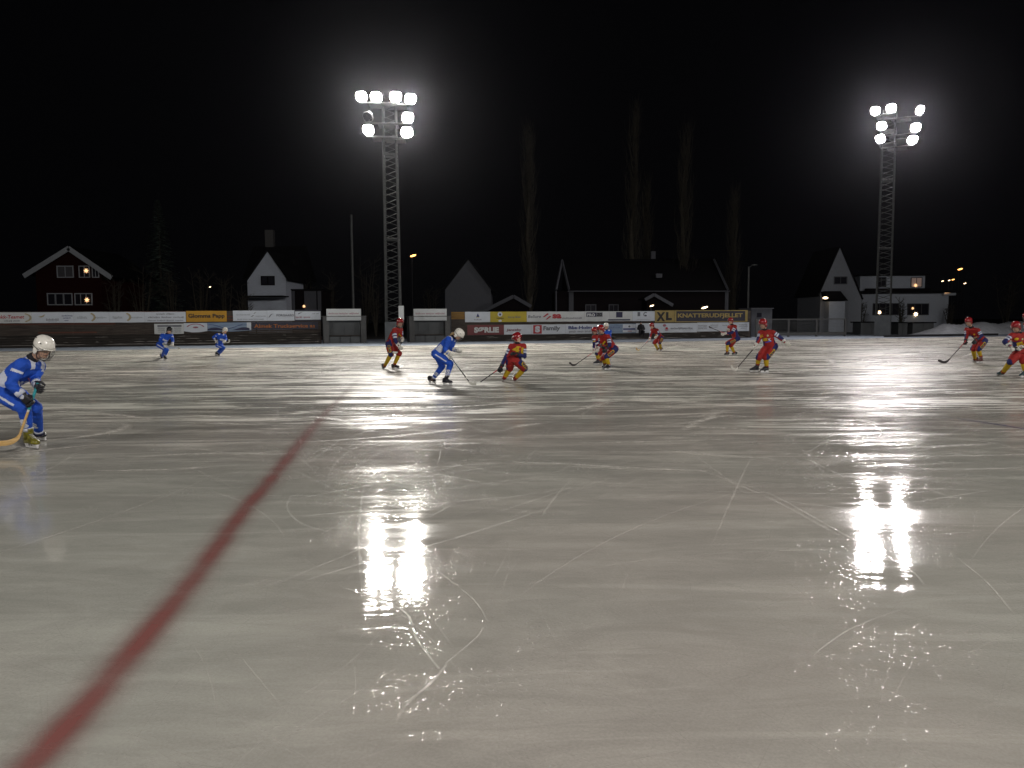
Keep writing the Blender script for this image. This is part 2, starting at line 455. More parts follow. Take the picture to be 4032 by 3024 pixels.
def skate_marks():
    rnd = random.Random(11)
    mb = MB(); vals = []
    def strip(p, ang, L, curv, w, a, z, n=18):
        o = len(mb.v)
        for i in range(n + 1):
            t = i / n
            d = Vector((math.cos(ang), math.sin(ang), 0)); nn = Vector((-d.y, d.x, 0))
            taper = math.sin(math.pi * min(1, max(0, t))) ** 0.6
            for k, x in enumerate((-1, 0, 1)):
                mb.v.append(p + nn * x * w * (0.25 + 0.75 * taper) + Z * z)
                vals.append(a * taper if k == 1 else 0.0)
            p = p + d * (L / n); ang += curv * L / n
        for i in range(n):
            for k in range(2):
                q = o + i * 3 + k
                mb.f.append((q, q + 1, q + 4, q + 3)); mb.m.append(0)
    def spot(ymin, ymax, wide):
        y = ymin + (ymax - ymin) * rnd.random()
        return Vector(((rnd.random() * 2 - 1) * (y * 0.72 + wide), y, 0))
    zc = [0.0012]
    def nz():
        zc[0] += 0.0000012; return zc[0]
    for i in range(900):      # near: thin cuts
        p = spot(1.8, 9, 1.0)
        strip(p, rnd.uniform(0, 6.28), rnd.uniform(0.4, 2.6), rnd.gauss(0, 0.22), rnd.uniform(0.0012, 0.004), rnd.uniform(0.05, 0.28), nz())
    for i in range(2400):     # middle distance
        p = spot(7, 26, 3)
        an = rnd.gauss(0.1, 0.55) + (math.pi if rnd.random() < .5 else 0) if rnd.random() < .6 else rnd.uniform(0, 6.28)
        strip(p, an, rnd.uniform(0.8, 4.5), rnd.gauss(0, 0.13), rnd.uniform(0.004, 0.016), rnd.uniform(0.12, 0.5), nz())
    for i in range(150):      # scraped smears, broad
        p = spot(8, 30, 3)
        strip(p, rnd.gauss(0.1, 0.4), rnd.uniform(0.5, 2.8), rnd.gauss(0, 0.4), rnd.uniform(0.05, 0.16), rnd.uniform(0.35, 0.8), nz())
    for i in range(1300):     # far, cut up all over
        p = spot(22, 56, 4)
        if (p - A0).dot(FN) < 4.6 + rnd.random() * 3: continue
        strip(p, rnd.gauss(0.15, 0.5), rnd.uniform(1.0, 7), rnd.gauss(0, 0.15), rnd.uniform(0.03, 0.24), rnd.uniform(0.5, 1.0), nz(), 10)
    # named marks of the photograph: long scrape in front of the middle, arc to its right, tracks to the lower right
    def traced(px, w, a, n=6):
        if px[0][1] > 1780: a *= .7; w *= .8
        pts = spline([G(*q) for q in px], n); z = nz(); o = len(mb.v)
        for i, p in enumerate(pts):
            d = pts[min(i + 1, len(pts) - 1)] - pts[max(i - 1, 0)]; d.normalize(); nn = Vector((-d.y, d.x, 0))
            tp = math.sin(math.pi * (i + .4) / len(pts)) ** .5
            for k, x in enumerate((-1, 0, 1)):
                mb.v.append(p + nn * x * w + Z * z); vals.append(a * tp if k == 1 else 0.0)
        for i in range(len(pts) - 1):
            for k in range(2):
                q = o + i * 3 + k; mb.f.append((q, q + 1, q + 4, q + 3)); mb.m.append(0)
    traced([(1290, 1612), (1500, 1606), (1800, 1602), (2060, 1585)], 0.10, 1.0)
    traced([(1300, 1622), (1550, 1620), (1900, 1612)], 0.05, 0.9)
    traced([(2010, 1822), (2200, 1828), (2450, 1842), (2780, 1858)], 0.075, 0.95)
    traced([(2250, 1838), (2500, 1850), (2700, 1852)], 0.06, 0.8)
    traced([(2690, 1695), (2760, 1660), (2850, 1640), (3000, 1645)], 0.09, 0.8)
    traced([(2700, 1840), (3000, 1935), (3240, 2060), (3500, 2210)], 0.018, 0.7)
    traced([(2750, 1850), (3020, 1960), (3300, 2110)], 0.03, 0.45)
    traced([(3380, 2165), (3520, 2215), (3600, 2260), (3640, 2310)], 0.012, 0.5)
    traced([(1330, 2310), (1480, 2360), (1600, 2420), (1640, 2520), (1730, 2640)], 0.012, 0.8)
    traced([(1200, 2290), (1500, 2200), (1800, 2120), (2200, 1990)], 0.02, 0.5)
    traced([(1760, 2620), (1700, 2690), (1600, 2780), (1560, 2850)], 0.014, 0.55)
    traced([(1720, 2250), (1860, 2360), (1920, 2450)], 0.006, 0.8)
    traced([(1450, 2420), (1580, 2350), (1720, 2260)], 0.008, 0.7)
    traced([(1750, 2620), (1870, 2520), (1900, 2480)], 0.005, 0.9)
    traced([(3640, 2110), (3800, 2100), (3980, 2120)], 0.008, 0.6)
    traced([(3740, 2180), (3880, 2290), (3990, 2420)], 0.007, 0.8)
    traced([(3180, 2600), (3350, 2480), (3560, 2400)], 0.006, 0.6)
    traced([(1150, 1950), (1130, 2000), (1180, 2060), (1300, 2100)], 0.012, 0.4)
    traced([(2000, 2330), (2300, 2250), (2700, 2190), (3300, 2165)], 0.012, 0.35)
    traced([(3350, 1650), (3420, 1665), (3470, 1700), (3455, 1725)], 0.03, 0.9)
    traced([(3250, 1745), (3600, 1722), (3900, 1745), (4100, 1800)], 0.012, 0.8)
    o = mb.build('skate_marks', M['marks'])
    at = o.data.attributes.new('soft', 'FLOAT', 'POINT'); at.data.foreach_set('value', vals)
    struct(o, 'stuff', 'pale skate cuts and scraped snow all over the ice', 'skate marks')
skate_marks()

# ------------------------------------------------------------------ terraces, fences
T_DEEP = 2.3
def terrace(x0, x1, label, rise=0.16):
    s0, s1 = Fs(x0, 0), Fs(x1, 0)
    e = empty('terrace', Fp((s0 + s1) / 2, 0, 0), label, 'terrace', 'wooden terraces in front of the far fences')
    k = 5
    for i in range(k):
        mb = MB(); z1 = rise * (i + 1)
        t0 = -i * (T_DEEP / k); t1 = t0 - T_DEEP / k
        mb.box(Fp((s0 + s1) / 2, t0 - 0.02, z1 / 2 + .02), s1 - s0, 0.04, z1 - 0.036, FAX)
        for q in range(3):
            w = (T_DEEP / k) / 3
            mb.box(Fp((s0 + s1) / 2, t0 - w * (q + .5), z1 - 0.015), s1 - s0 - 0.02 * q, w - 0.02, 0.035, FAX)
        mb.build('step', M['step'], e)
    return e
def fence(x0, x1, zt, label, mats, wallx=None):
    s0, s1 = Fs(x0, -T_DEEP), Fs(x1, -T_DEEP)
    e = empty('plank_fence', Fp((s0 + s1) / 2, -T_DEEP, 0), label, 'fence', 'plank fences along the far side')
    rnd = random.Random(int(x0) + 5)
    mb = MB(); h = 0.115; nrow = int(zt / h)
    for r in range(nrow):
        s = s0 - rnd.random() * 0.0
        while s < s1 - 0.01:
            L = min(rnd.choice((3.0, 3.6, 4.2)), s1 - s)
            mi = 0
            if len(mats) > 1 and noise.noise(Vector((s * 0.35, r * 0.25, x0))) > 0.33: mi = 1
            if len(mats) > 2 and s < Fs(1830, -T_DEEP) - 0.3 and r > nrow - 6: mi = 2; L = min(L, Fs(1830, -T_DEEP) - s)
            L = min(L, s1 - s)
            mb.box(Fp(s + L / 2, -T_DEEP - 0.015 + rnd.uniform(-.003, .003), (r + .5) * h), L - 0.008, 0.025, h - 0.014, FAX, mi)
            s += L
    mb.build('boards', mats, e)
    s = s0 + 0.1
    while s < s1:
        q = MB(); q.box(Fp(s, -T_DEEP - 0.09, zt / 2), 0.1, 0.1, zt - .02, FAX); q.build('post', M['wood'], e)
        s += 4.0
    return e
zt_l = Fhit(600, 1225, -T_DEEP)[1]
zt_r = Fhit(2300, 1224, -T_DEEP)[1]
terrace(-260, 1262, 'dark wooden terrace steps left of the two dugouts')
terrace(1782, 2960, 'dark wooden terrace steps right of the two dugouts', .086)
fence(-260, 1264, zt_l, 'weathered brown plank fence carrying banners left of the dugouts', [M['wood'], M['woodred']])
fence(1777, 2956, zt_r, 'weathered plank fence with ochre end boards right of the dugouts', [M['wood'], M['wood'], M['woodorange']])

# leftover snow on the steps
mb = MB(); rnd = random.Random(21)
for (xa, xb, cnt) in ((-200, 1255, 85), (1790, 2940, 34)):
    for i in range(cnt):
        st = rnd.choice((0, 0, 0, 1, 1, 2, 3)) if xa < 0 else rnd.choice((0, 1, 2, 3, 4))
        s = Fs(rnd.uniform(xa, xb)); L = rnd.uniform(0.3, 3.0) if st < 1 else rnd.uniform(.2, 1.1); L = min(L, Fs(xb) - s)
        if L < .2: continue
        t = -st * T_DEEP / 5 - rnd.uniform(0.06, 0.3); z = (0.16 if xa < 0 else .086) * (st + 1) + 0.003
        w = rnd.uniform(0.02, 0.07); hh = rnd.uniform(0.01, 0.045)
        rings = []
        for k in range(9):
            u = k / 8; q = math.sin(math.pi * u) ** .6 * (0.7 + .5 * rnd.random()) + 0.02
            rings.append([Fp(s + L * u, t + a * w * q, z + b * hh * q) for a, b in ((-1, 0), (-.6, .8), (0, 1), (.6, .8), (1, 0))])
        mb.loft(rings)
struct(mb.build('snow_remnants', M['snowold'], smooth=True), 'stuff', 'strips of leftover snow lying on the dark terrace steps', 'snow')

# ------------------------------------------------------------------ banners
def banner(x0, x1, zt, zb, mt, label, t=-T_DEEP + 0.03, th=0.015, sag=0.0, name='ad_banner', tilt=0.0):
    s0, s1 = Fs(x0, t), Fs(x1, t)
    n = max(2, int((s1 - s0) / 0.4))
    mb = MB(); rings = []
    for i in range(n + 1):
        u = i / n; s = s0 + (s1 - s0) * u
        b = zb - sag * math.sin(math.pi * u) + 0.006 * math.sin(u * 40)
        w = 0.004 * math.sin(u * 25 + x0)
        tp = zt + 0.004 * math.sin(u * 31 + x0)
        rings.append([Fp(s, t + w, b), Fp(s, t + w, tp), Fp(s, t + w - th, tp), Fp(s, t + w - th, b)])
    mb.loft(rings)
    e = mb.build(name, mt, None, Fp((s0 + s1) / 2, t, zb))
    tag(e, label, 'banner', 'advertising banners on the far fences')
    e['_s'] = (s0, s1, zb, zt, t)
    return e
def put(e, geo, u0, u1, v0, v1, mt, name='lettering', lift=0.012, shear=0.0):
    """flat geometry in unit coordinates set on a banner, between u0..u1 (along) and v0..v1 (up)"""
    s0, s1, zb, zt, t = e['_s']
    vs, fs = geo
    mb = MB()
    def at(u, v, d):
        uu = u0 + (u1 - u0) * (u + shear * v); vv = v0 + (v1 - v0) * v
        return Fp(s0 + (s1 - s0) * uu, t + d, zb + (zt - zb) * vv)
    mb.add([at(u, v, lift) for u, v in vs], fs)
    return mb.build(name, mt, e)
RECT = ([(0, 0), (1, 0), (1, 1), (0, 1)], [(0, 1, 2, 3)])
def ell(n=24): return ([(0.5 + 0.5 * math.cos(6.2832 * k / n), 0.5 + 0.5 * math.sin(6.2832 * k / n)) for k in range(n)], [tuple(range(n))])
def arc(a0, a1, r0=0.62, n=16):
    vs, fs = [], []
    for k in range(n + 1):
        a = a0 + (a1 - a0) * k / n
        for r in (1.0, r0): vs.append((0.5 + 0.5 * r * math.cos(a), 0.5 + 0.5 * r * math.sin(a)))
    for k in range(n): fs.append((2 * k, 2 * k + 1, 2 * k + 3, 2 * k + 2))
    return vs, fs
def smudge(seed, words=3, n=22):
    """a line of print too small to read: a row of tiny uneven strokes"""
    r = random.Random(seed); vs, fs = [], []; x = 0.0
    gaps = {int(n * (k + 1) / words) for k in range(words - 1)}
    for k in range(n):
        if k in gaps: x += 1 / n; continue
        w = (0.55 + .35 * r.random()) / n; h0 = 0.0 if r.random() > .12 else -0.2; h1 = 0.72 if r.random() > .3 else 1.0
        for (a, b, c, d) in ((x, x + w * .35, h0, h1), (x + w * .35, x + w, h0 + .0, h0 + .28), (x + w * .65, x + w, h0 + .4, h1)):
            o = len(vs); vs += [(a, c), (b, c), (b, d), (a, d)]; fs.append((o, o + 1, o + 2, o + 3))
        x += 1 / n
    return vs, fs
def fz(x, y): return Fhit(x, y, -T_DEEP + 0.03)[1]
zu1, zu0 = fz(300, 1229), fz(300, 1271)      # left fence, upper row
zl1, zl0 = fz(800, 1272), fz(800, 1304)
T = text_geo
# left fence, upper row (two long runs of joined banners and single ones)
e = banner(-150, 125, zu1, zu0, M['offwhite'], 'white banner with red script and an olive wreath, at the left picture edge')
put(e, T("Dekk-Teamet", .02), 0.46, 0.89, 0.42, 0.74, M['red'], shear=.02)
put(e, smudge(1, 2, 14), 0.60, 0.83, 0.16, 0.30, M['inkgrey'])
put(e, arc(-1.2, 1.2, .78), 0.72, 1.0, 0.06, 0.94, M['sand'], 'wreath')
e = banner(125.5, 290, zu1, zu0, M['white'], 'white banner with a small brown bird emblem and grey print')
put(e, ([(0, .3), (.45, .45), (1, 1), (.75, .3), (.35, 0)], [(0, 1, 2, 3, 4)]), .16, .33, .5, .82, M['sand'], 'emblem')
put(e, smudge(2, 1, 12), .34, .64, .22, .42, M['inkgrey']); put(e, smudge(3, 1, 10), .38, .6, .08, .16, M['inkpale'])
for k in range(3): put(e, smudge(4 + k, 1, 9), .72 + .03 * k, .98 - .05 * k, .62 - .22 * k, .74 - .22 * k, M['inkblue'])
for (xa, xb, sd, lb) in ((290.5, 430, 7, 'white banner with a faded sand crescent, left one of its pair'), (430.5, 570, 9, 'white banner with a faded sand crescent, right one of its pair')):
    e = banner(xa, xb, zu1, zu0, M['white'], lb)
    put(e, smudge(sd, 1, 9), .10, .38, .40, .62, M['inkpale'])
    put(e, arc(-1.0, 1.1, .72), .18, .62, .05, .98, M['sand'], 'crescent')
    put(e, smudge(sd + 1, 1, 9), .62, .94, .42, .56, M['inkpale'])
e = banner(570.5, 732, zu1, zu0, M['white'], 'white banner with three rows of grey print beside the amber sign')
put(e, smudge(12, 2, 18), .28, .72, .74, .88, M['inkgrey']); put(e, smudge(13, 3, 24), .08, .95, .42, .56, M['inkgrey']); put(e, smudge(14, 4, 34), .06, .94, .12, .24, M['inkgrey'])
e = banner(734, 893, fz(800, 1224), fz(800, 1267), M['amber'], 'amber yellow sign with black lettering')
put(e, T("Glomma Papp", .03), .05, .95, .26, .74, M['ink'])
e = banner(918, 1052, fz(980, 1223), fz(980, 1264), M['white'], 'white banner with two black slanted slashes')
put(e, ([(0, 0), (.35, .1), (1, 1), (.6, .85)], [(0, 1, 2, 3)]), .52, .62, .40, .56, M['ink'], 'emblem')
put(e, ([(0, 0), (.35, .1), (1, 1), (.6, .85)], [(0, 1, 2, 3)]), .60, .68, .70, .84, M['ink'], 'emblem')
put(e, smudge(20, 4, 30), .1, .5, .56, .68, M['inkpale']); put(e, smudge(21, 4, 30), .66, .96, .42, .54, M['inkpale']); put(e, smudge(22, 5, 40), .12, .9, .12, .24, M['inkpale'])
e = banner(1052.5, 1160, fz(1100, 1222), fz(1100, 1263), M['white'], 'white banner with grey capitals beside a hook emblem')
put(e, ([(0, 0), (.25, .5), (.5, .9), (1, 1), (.55, .72), (.3, .2)], [(0, 1, 2, 3, 4, 5)]), .04, .24, .3, .68, M['inkgrey'], 'emblem')
put(e, T("FORGAARD", .03), .34, .98, .42, .64, M['inkgrey'])
e = banner(1160.5, 1264, fz(1200, 1220), fz(1200, 1264), M['bannavy'], 'white banner on a navy backing at the end of the left fence', t=-T_DEEP + .028)
put(e, RECT, .02, .99, .12, .86, M['white'], 'sheet', .01)
put(e, smudge(26, 2, 10), .04, .28, .28, .44, M['inkrose'], lift=.018); put(e, smudge(27, 1, 8), .34, .6, .28, .44, M['inkrose'], lift=.018)
put(e, smudge(28, 2, 10), .66, .92, .62, .7, M['inkgrey'], lift=.018); put(e, ([(0, 0), (.3, .2), (1, 1), (.2, .6)], [(0, 1, 2, 3)]), .12, .3, .6, .8, M['inkgrey'], 'emblem', .018)
# left fence, lower row
e = banner(606, 722, fz(660, 1275), fz(660, 1315), M['offwhite'], 'white frame banner with a dark grey print block')
put(e, RECT, .11, .93, .70, .88, M['inkgrey'], 'print_block')
for k in range(3): put(e, smudge(30 + k, 3, 26), .12, .92, .52 - .18 * k, .62 - .18 * k, M['inkgrey'])
e = banner(722.5, 815, fz(760, 1272), fz(760, 1304), M['white'], 'white banner with a red arch over a red oval', sag=.10)
put(e, arc(.3, 2.84, .84), .1, .9, -.15, .92, M['inkrose'], 'arch'); put(e, ell(), .38, .62, .36, .58, M['inkrose'], 'oval')
e = banner(815.5, 988, fz(900, 1270), fz(900, 1302), M['bluepic'], 'blue banner with dark waves', sag=.06)
wv = ([(k / 20, .25 + .2 * math.sin(k * .45)) for k in range(21)] + [(1 - k / 20, .05) for k in range(21)], [tuple(range(42))])
put(e, wv, 0, .96, 0, .9, M['navy'], 'waves')
wv2 = ([(k / 20, .6 + .25 * math.sin(k * .33 + 1)) for k in range(21)] + [(1 - k / 20, .52 + .25 * math.sin((20 - k) * .33 + 1)) for k in range(21)], [tuple(range(42))])
put(e, wv2, .02, .8, 0, .9, M['inkblue'], 'waves')
put(e, RECT, .9, 1, .1, 1, M['white'], 'border', .008)
e = banner(992, 1252, fz(1100, 1268), fz(1100, 1297), M['bannavy'], 'dark navy sign with orange lettering on the left fence')
put(e, T("Almek Truckservice as", .02), .03, .95, .22, .72, M['orange'])
# right fence, upper row
ru1, ru0 = fz(2100, 1227), fz(2100, 1267)
e = banner(1831, 1930, ru1, ru0, M['white'], 'white banner with a blue peaked triangle emblem')
put(e, ([(.5, 1), (.85, 0), (.15, 0)], [(0, 1, 2)]), .42, .60, .50, .88, M['inkblue'], 'emblem'); put(e, arc(.1, 3.04, .5), .44, .56, .34, .52, M['yellow'], 'emblem')
put(e, smudge(40, 1, 12), .36, .66, .20, .30, M['inkgrey'])
e = banner(1930.5, 2074, ru1, ru0, M['yellow'], 'lemon yellow banner with a white roundel')
put(e, ell(), .20, .33, .52, .98, M['white'], 'roundel', .010); put(e, ell(), .235, .295, .62, .84, M['inkblue'], 'emblem', .016); put(e, ell(), .22, .31, .02, .22, M['white'], 'roundel', .010)
put(e, smudge(41, 1, 10), .17, .37, .32, .44, M['ink'], lift=.016); put(e, smudge(42, 2, 14), .48, .83, .40, .58, M['inkgrey'], shear=.03)
e = banner(2074.5, 2300, ru1, ru0, M['offwhite'], 'long white banner with red chevrons and two large red letters')
put(e, T("BeSure", .02), .02, .24, .38, .66, M['inkgrey'], shear=.03)
ch = ([(0, 0), (.3, 0), (1, .8), (.75, 1)], [(0, 1, 2, 3)])
put(e, ch, .27, .38, .45, .84, M['red'], 'emblem'); put(e, ch, .32, .42, .22, .58, M['red'], 'emblem')
put(e, T("sa", .05), .44, .60, .30, .76, M['red']); put(e, smudge(44, 1, 30), .61, .96, .28, .42, M['inkgrey'])
e = banner(2300.5, 2400, ru1, ru0, M['offwhite'], 'white banner with a dark rectangle bearing pale capitals')
put(e, RECT, .08, .46, .46, .90, M['navy'], 'print_block'); put(e, RECT, .46, .72, .46, .90, M['inkgrey'], 'print_block')
put(e, T("PRO", .05), .11, .42, .50, .80, M['offwhite'], lift=.02); put(e, T("ZO", .05), .49, .70, .52, .84, M['ink'], lift=.02)
put(e, smudge(46, 3, 16), .1, .7, .1, .16, M['inkpale'])
e = banner(2400.5, 2490, ru1, ru0, M['offwhite'], 'white banner with a navy square over a long navy bar')
put(e, RECT, .28, .56, .38, .94, M['navy'], 'square'); put(e, RECT, -.07, .90, .07, .20, M['navy'], 'bar', .016)
e = banner(2490.5, 2578, ru1, ru0, M['white'], 'white banner with two pale grey characters and dots')
put(e, T("1", .04), .22, .34, .50, .92, M['inkgrey']); put(e, arc(.8, 5.4, .6), .48, .68, .46, .92, M['inkgrey'], 'emblem')
put(e, ell(), .55, .63, .52, .64, M['navy'], 'dot', .018); put(e, smudge(48, 1, 10), .2, .78, .12, .2, M['inkpale'])
xu1, xu0 = fz(2750, 1219), fz(2750, 1268)
e = banner(2578.5, 2656, xu1 - .06, xu0, M['tan'], 'small tan sign with two big black letters', t=-T_DEEP + .04)
put(e, T("X", .05), .07, .52, .08, .86, M['ink']); put(e, T("L", .06), .56, .86, .18, .86, M['ink'])
e = banner(2656.5, 2943, xu1 - .06, xu0, M['bannavy'], 'wide black sign in a tan frame with long tan capitals', t=-T_DEEP + .04)
put(e, T("KNATTERUDFJELLET", .035), .04, .93, .28, .74, M['tan'])
for r_ in ((0, .02, 0, 1), (.965, 1, 0, 1), (0.02, .965, .93, 1), (.02, .965, 0, .06)): put(e, RECT, r_[0], r_[1], r_[2], r_[3], M['tan'], 'frame', .02)
# right fence, lower row
rl1, rl0 = fz(2200, 1277), fz(2200, 1315)
e = banner(1840, 1984, rl1, rl0, M['darkred'], 'dark red sign with thick white capitals')
put(e, T("SØRLIE", .06), .18, .86, .20, .80, M['offwhite'])
e = banner(1984.5, 2092, rl1, rl0, M['white'], 'white banner with dark red cursive lettering')
put(e, T("Jenseby", .03), .08, .62, .30, .60, M['darkred'], shear=.04)
e = banner(2092.5, 2226, rl1, rl0, M['white'], 'white banner with a red square S emblem and a family name word')
put(e, RECT, .05, .30, .06, .94, M['red'], 'square', .010); put(e, T("S", .08), .10, .25, .18, .84, M['white'], lift=.018); put(e, T("Family", .04), .34, .84, .26, .84, M['inkgrey'], shear=.02)
e['label'] = 'white banner with a red square emblem and slanted grey letters'
e = banner(2226.5, 2366, rl1, rl0, M['white'], 'white banner with two rows of navy print above the red pair')
put(e, T("Båe-Holm as", .04), .08, .93, .48, .82, M['inkblue']); put(e, smudge(52, 4, 28), .1, .92, .16, .34, M['inkgrey'])
e = banner(2366.5, 2504, rl1, rl0, M['bluepic'], 'blue photo banner with a white inset box')
put(e, RECT, .62, .99, .1, .94, M['white'], 'inset', .010); put(e, RECT, .63, .98, .36, .52, M['inkblue'], 'bar', .016); put(e, RECT, .76, .88, .18, .26, M['inkrose'], 'bar', .016); put(e, ell(), .78, .84, .6, .82, M['inkgrey'], 'dot', .016)
put(e, smudge(54, 2, 16), .22, .55, .6, .7, M['inkblue'])
e = banner(2504.5, 2745, rl1 + .02, rl0 + .01, M['white'], 'long white banner with a red flower emblem and thin print')
put(e, ell(6), .43, .49, .62, .92, M['inkrose'], 'emblem'); put(e, ell(5), .47, .52, .30, .60, M['red'], 'emblem'); put(e, arc(3.4, 6.0, .5), .46, .53, .2, .5, M['inkrose'], 'emblem')
put(e, smudge(56, 1, 24), .56, .93, .36, .56, M['inkgrey'])
e = banner(2745.5, 2950, rl1 + .05, rl0 + .07, M['white'], 'white banner with several small grey print blocks at the fence end')
for (u, v, w, sd) in ((.02, .62, .17, 60), (.02, .46, .17, 61), (.02, .28, .17, 62), (.25, .66, .15, 63), (.25, .44, .14, 64), (.48, .6, .14, 65), (.80, .68, .16, 66), (.80, .5, .17, 67), (.84, .3, .08, 68)):
    put(e, smudge(sd, 1, 8), u, u + w, v, v + .11, M['inkgrey'])

# ------------------------------------------------------------------ dugouts
def dugout(x0, x1, bx0, bx1, label):
    t = -1.1
    s0, s1 = Fs(x0, t), Fs(x1, t)
    e = empty('dugout', Fp((s0 + s1) / 2, t - .5, 0), label, 'team shelter', 'team shelters beside the light tower')
    H = Fhit((x0 + x1) / 2, 1247, t)[1]
    for s in (s0 + .2, s1 - .2):
        mb = MB(); mb.box(Fp(s, t - .6, H / 2), 0.40, 1.4, H, FAX); mb.build('side_wall', M['panelframe'], e)
    mb = MB(); mb.box(Fp((s0 + s1) / 2, t - .5, H / 2), s1 - s0 - .84, .06, H - .02, FAX)
    for k in range(3): mb.box(Fp(s0 + .4 + (s1 - s0 - .8) * (k + .5) / 3, t - .46, H / 2), .02, .03, H - .06, FAX)
    mb.build('back_wall', M['panel'], e)
    mb = MB(); mb.box(Fp((s0 + s1) / 2, t - .6, H + .03), s1 - s0 + .1, 1.6, .05, FAX); mb.build('roof', M['panelframe'], e)
    mb = MB(); mb.box(Fp((s0 + s1) / 2, t - .27, .56), s1 - s0 - .84, .34, .05, FAX)
    for k in (-1, 1): mb.box(Fp((s0 + s1) / 2 + k * (s1 - s0) * .3, t - .27, .27), .06, .3, .50, FAX)
    mb.build('bench', M['wood'], e)
    mb = MB(); L = (s1 - s0 - .84)
    for k in range(3): mb.box(Fp(s0 + .42 + L * (k + .5) / 3, t + .02, .26), L / 3 - .05, .05, .48, FAX)
    mb.build('front_panel', M['panel'], e)
    b0, b1 = Fs(bx0, t + .12), Fs(bx1, t + .12)
    za, zb = Fhit((bx0 + bx1) / 2, 1216, t + .12)[1], Fhit((bx0 + bx1) / 2, 1262, t + .12)[1]
    mb = MB(); mb.box(Fp((b0 + b1) / 2, t + .12, (za + zb) / 2), b1 - b0, .05, za - zb, FAX)
    sg = mb.build('sign', M['offwhite'], e)
    for (sd, u0, u1, v0, v1, mt) in ((70, .06, .94, .54, .68, M['inkrose']), (71, .34, .68, .32, .42, M['inkgrey'])):
        vs, fs = smudge(sd, 3, 40 if sd == 70 else 14)
        mb = MB(); mb.add([Fp(b0 + (b1 - b0) * (u0 + (u1 - u0) * u), t + .149, zb + (za - zb) * (v0 + (v1 - v0) * v)) for u, v in vs], fs)
        mb.build('lettering', mt, sg)
dugout(1272, 1441, 1286, 1422, 'grey team shelter with a white roof sign left of the light tower')
dugout(1611, 1772, 1629, 1759, 'grey team shelter with a white roof sign right of the light tower')

# ------------------------------------------------------------------ floodlight towers
def tower(base, ax, w0, w1, ztop, lamps, label, mt_lens, z0=0.0, block=True, aim=None, members=0.055, tilt=.5):
    X, Y = ax
    e = empty('light_tower', base, label, 'light tower', 'floodlight towers round the rink')
    def at(x, y, z): return base + X * x + Y * y + Z * z
    mb = MB()
    def hw(z): return (w0 + (w1 - w0) * z / ztop) / 2
    for sx in (-1, 1):
        for sy in (-1, 1):
            mb.tube([at(sx * hw(z0), sy * hw(z0), z0), at(sx * hw(ztop), sy * hw(ztop), ztop)], [members * 1.15] * 2, 4)
    z = z0; k = 0
    while z < ztop - 0.4:
        for q, (dz0, dz1) in enumerate(((0.0, 0.34), (0.42, 0.80))):
            a, b = z + dz0, z + dz1
            ha, hb = hw(a), hw(b)
            mb.tube([at(-ha, -ha, a), at(hb, -hb, b)], .022, 4)
            mb.tube([at(ha, ha, a), at(-hb, hb, b)], .022, 4)
            mb.tube([at(-ha, ha, a), at(-hb, -hb, b)], .022, 4)
            mb.tube([at(ha, -ha, a), at(hb, hb, b)], .022, 4)
        z += 0.98; k += 1
        if k % 6 == 0:
            h = hw(z)
            for zz in (z - .06, z + .02):
                for (p, q) in (((-h, -h), (h, -h)), ((h, -h), (h, h)), ((h, h), (-h, h)), ((-h, h), (-h, -h))):
                    mb.tube([at(*p, zz), at(*q, zz)], .03, 4)
    mb.build('mast', M['galv'], e)
    if block:
        q = MB(); q.box(at(0, 0, z0 / 2), w0 + .12, w0 + .12, z0, (X, Y, Z)); q.build('footing', M['concrete'], e)
    rows = {}
    for (lx, ly, lz, yaw, on) in lamps: rows.setdefault(round(lz, 1), []).append(lx)
    cr = MB()
    for lz, xs in rows.items():
        a, b = min(xs + [-w1 / 2]) - .1, max(xs + [w1 / 2]) + .1
        cr.tube([at(a, -w1 / 2 - .10, lz - .42), at(b, -w1 / 2 - .10, lz - .42)], .05, 6)
        cr.box(at((a + b) / 2, 0, lz - .50), min(b - a, w1 + .5), w1 + .3, .03, (X, Y, Z))
    cr.build('crossbar', M['galv'], e)
    for (lx, ly, lz, yaw, on) in lamps:
        c = at(lx, ly - w1 / 2 - .15, lz)
        fw = (-Y) * math.cos(yaw) + X * math.sin(yaw)
        if aim is not None: fw = Vector((aim.x - c.x, aim.y - c.y, 0)).normalized()
        fw = (fw * math.cos(tilt) - Z * math.sin(tilt)).normalized()
        sd = fw.cross(Z).normalized(); up = sd.cross(fw).normalized()
        hs = MB()
        a, b = .39, .33
        front = [c + sd * (a * x) + up * (b * y) for x, y in ((-1, -.5), (-.6, -1), (.6, -1), (1, -.5), (1, .5), (.6, 1), (-.6, 1), (-1, .5))]
        mid = [p - fw * .14 for p in front]
        back = [c - fw * .30 + (p - c) * .42 for p in front]
        hs.loft([[p + fw * .02 for p in front], mid, back], cap=False)
        hs.f.append(tuple(range(16, 24))); hs.m.append(0)
        hs.tube([c - fw * .12 - sd * .33, c - fw * .12 - sd * .33 - Z * .40, c - fw * .12 + sd * .33 - Z * .40, c - fw * .12 + sd * .33], .018, 4)
        ho = hs.build('floodlight', M['darkmetal'], e)
        ln = MB(); ln.f.append(tuple(range(8))); ln.m.append(0); ln.v += [c + (p - c) * .96 for p in front]
        if on:
            lo = ln.build('lens', mt_lens, ho)
        else: ln.build('lens', M['glass'], ho)
    return e

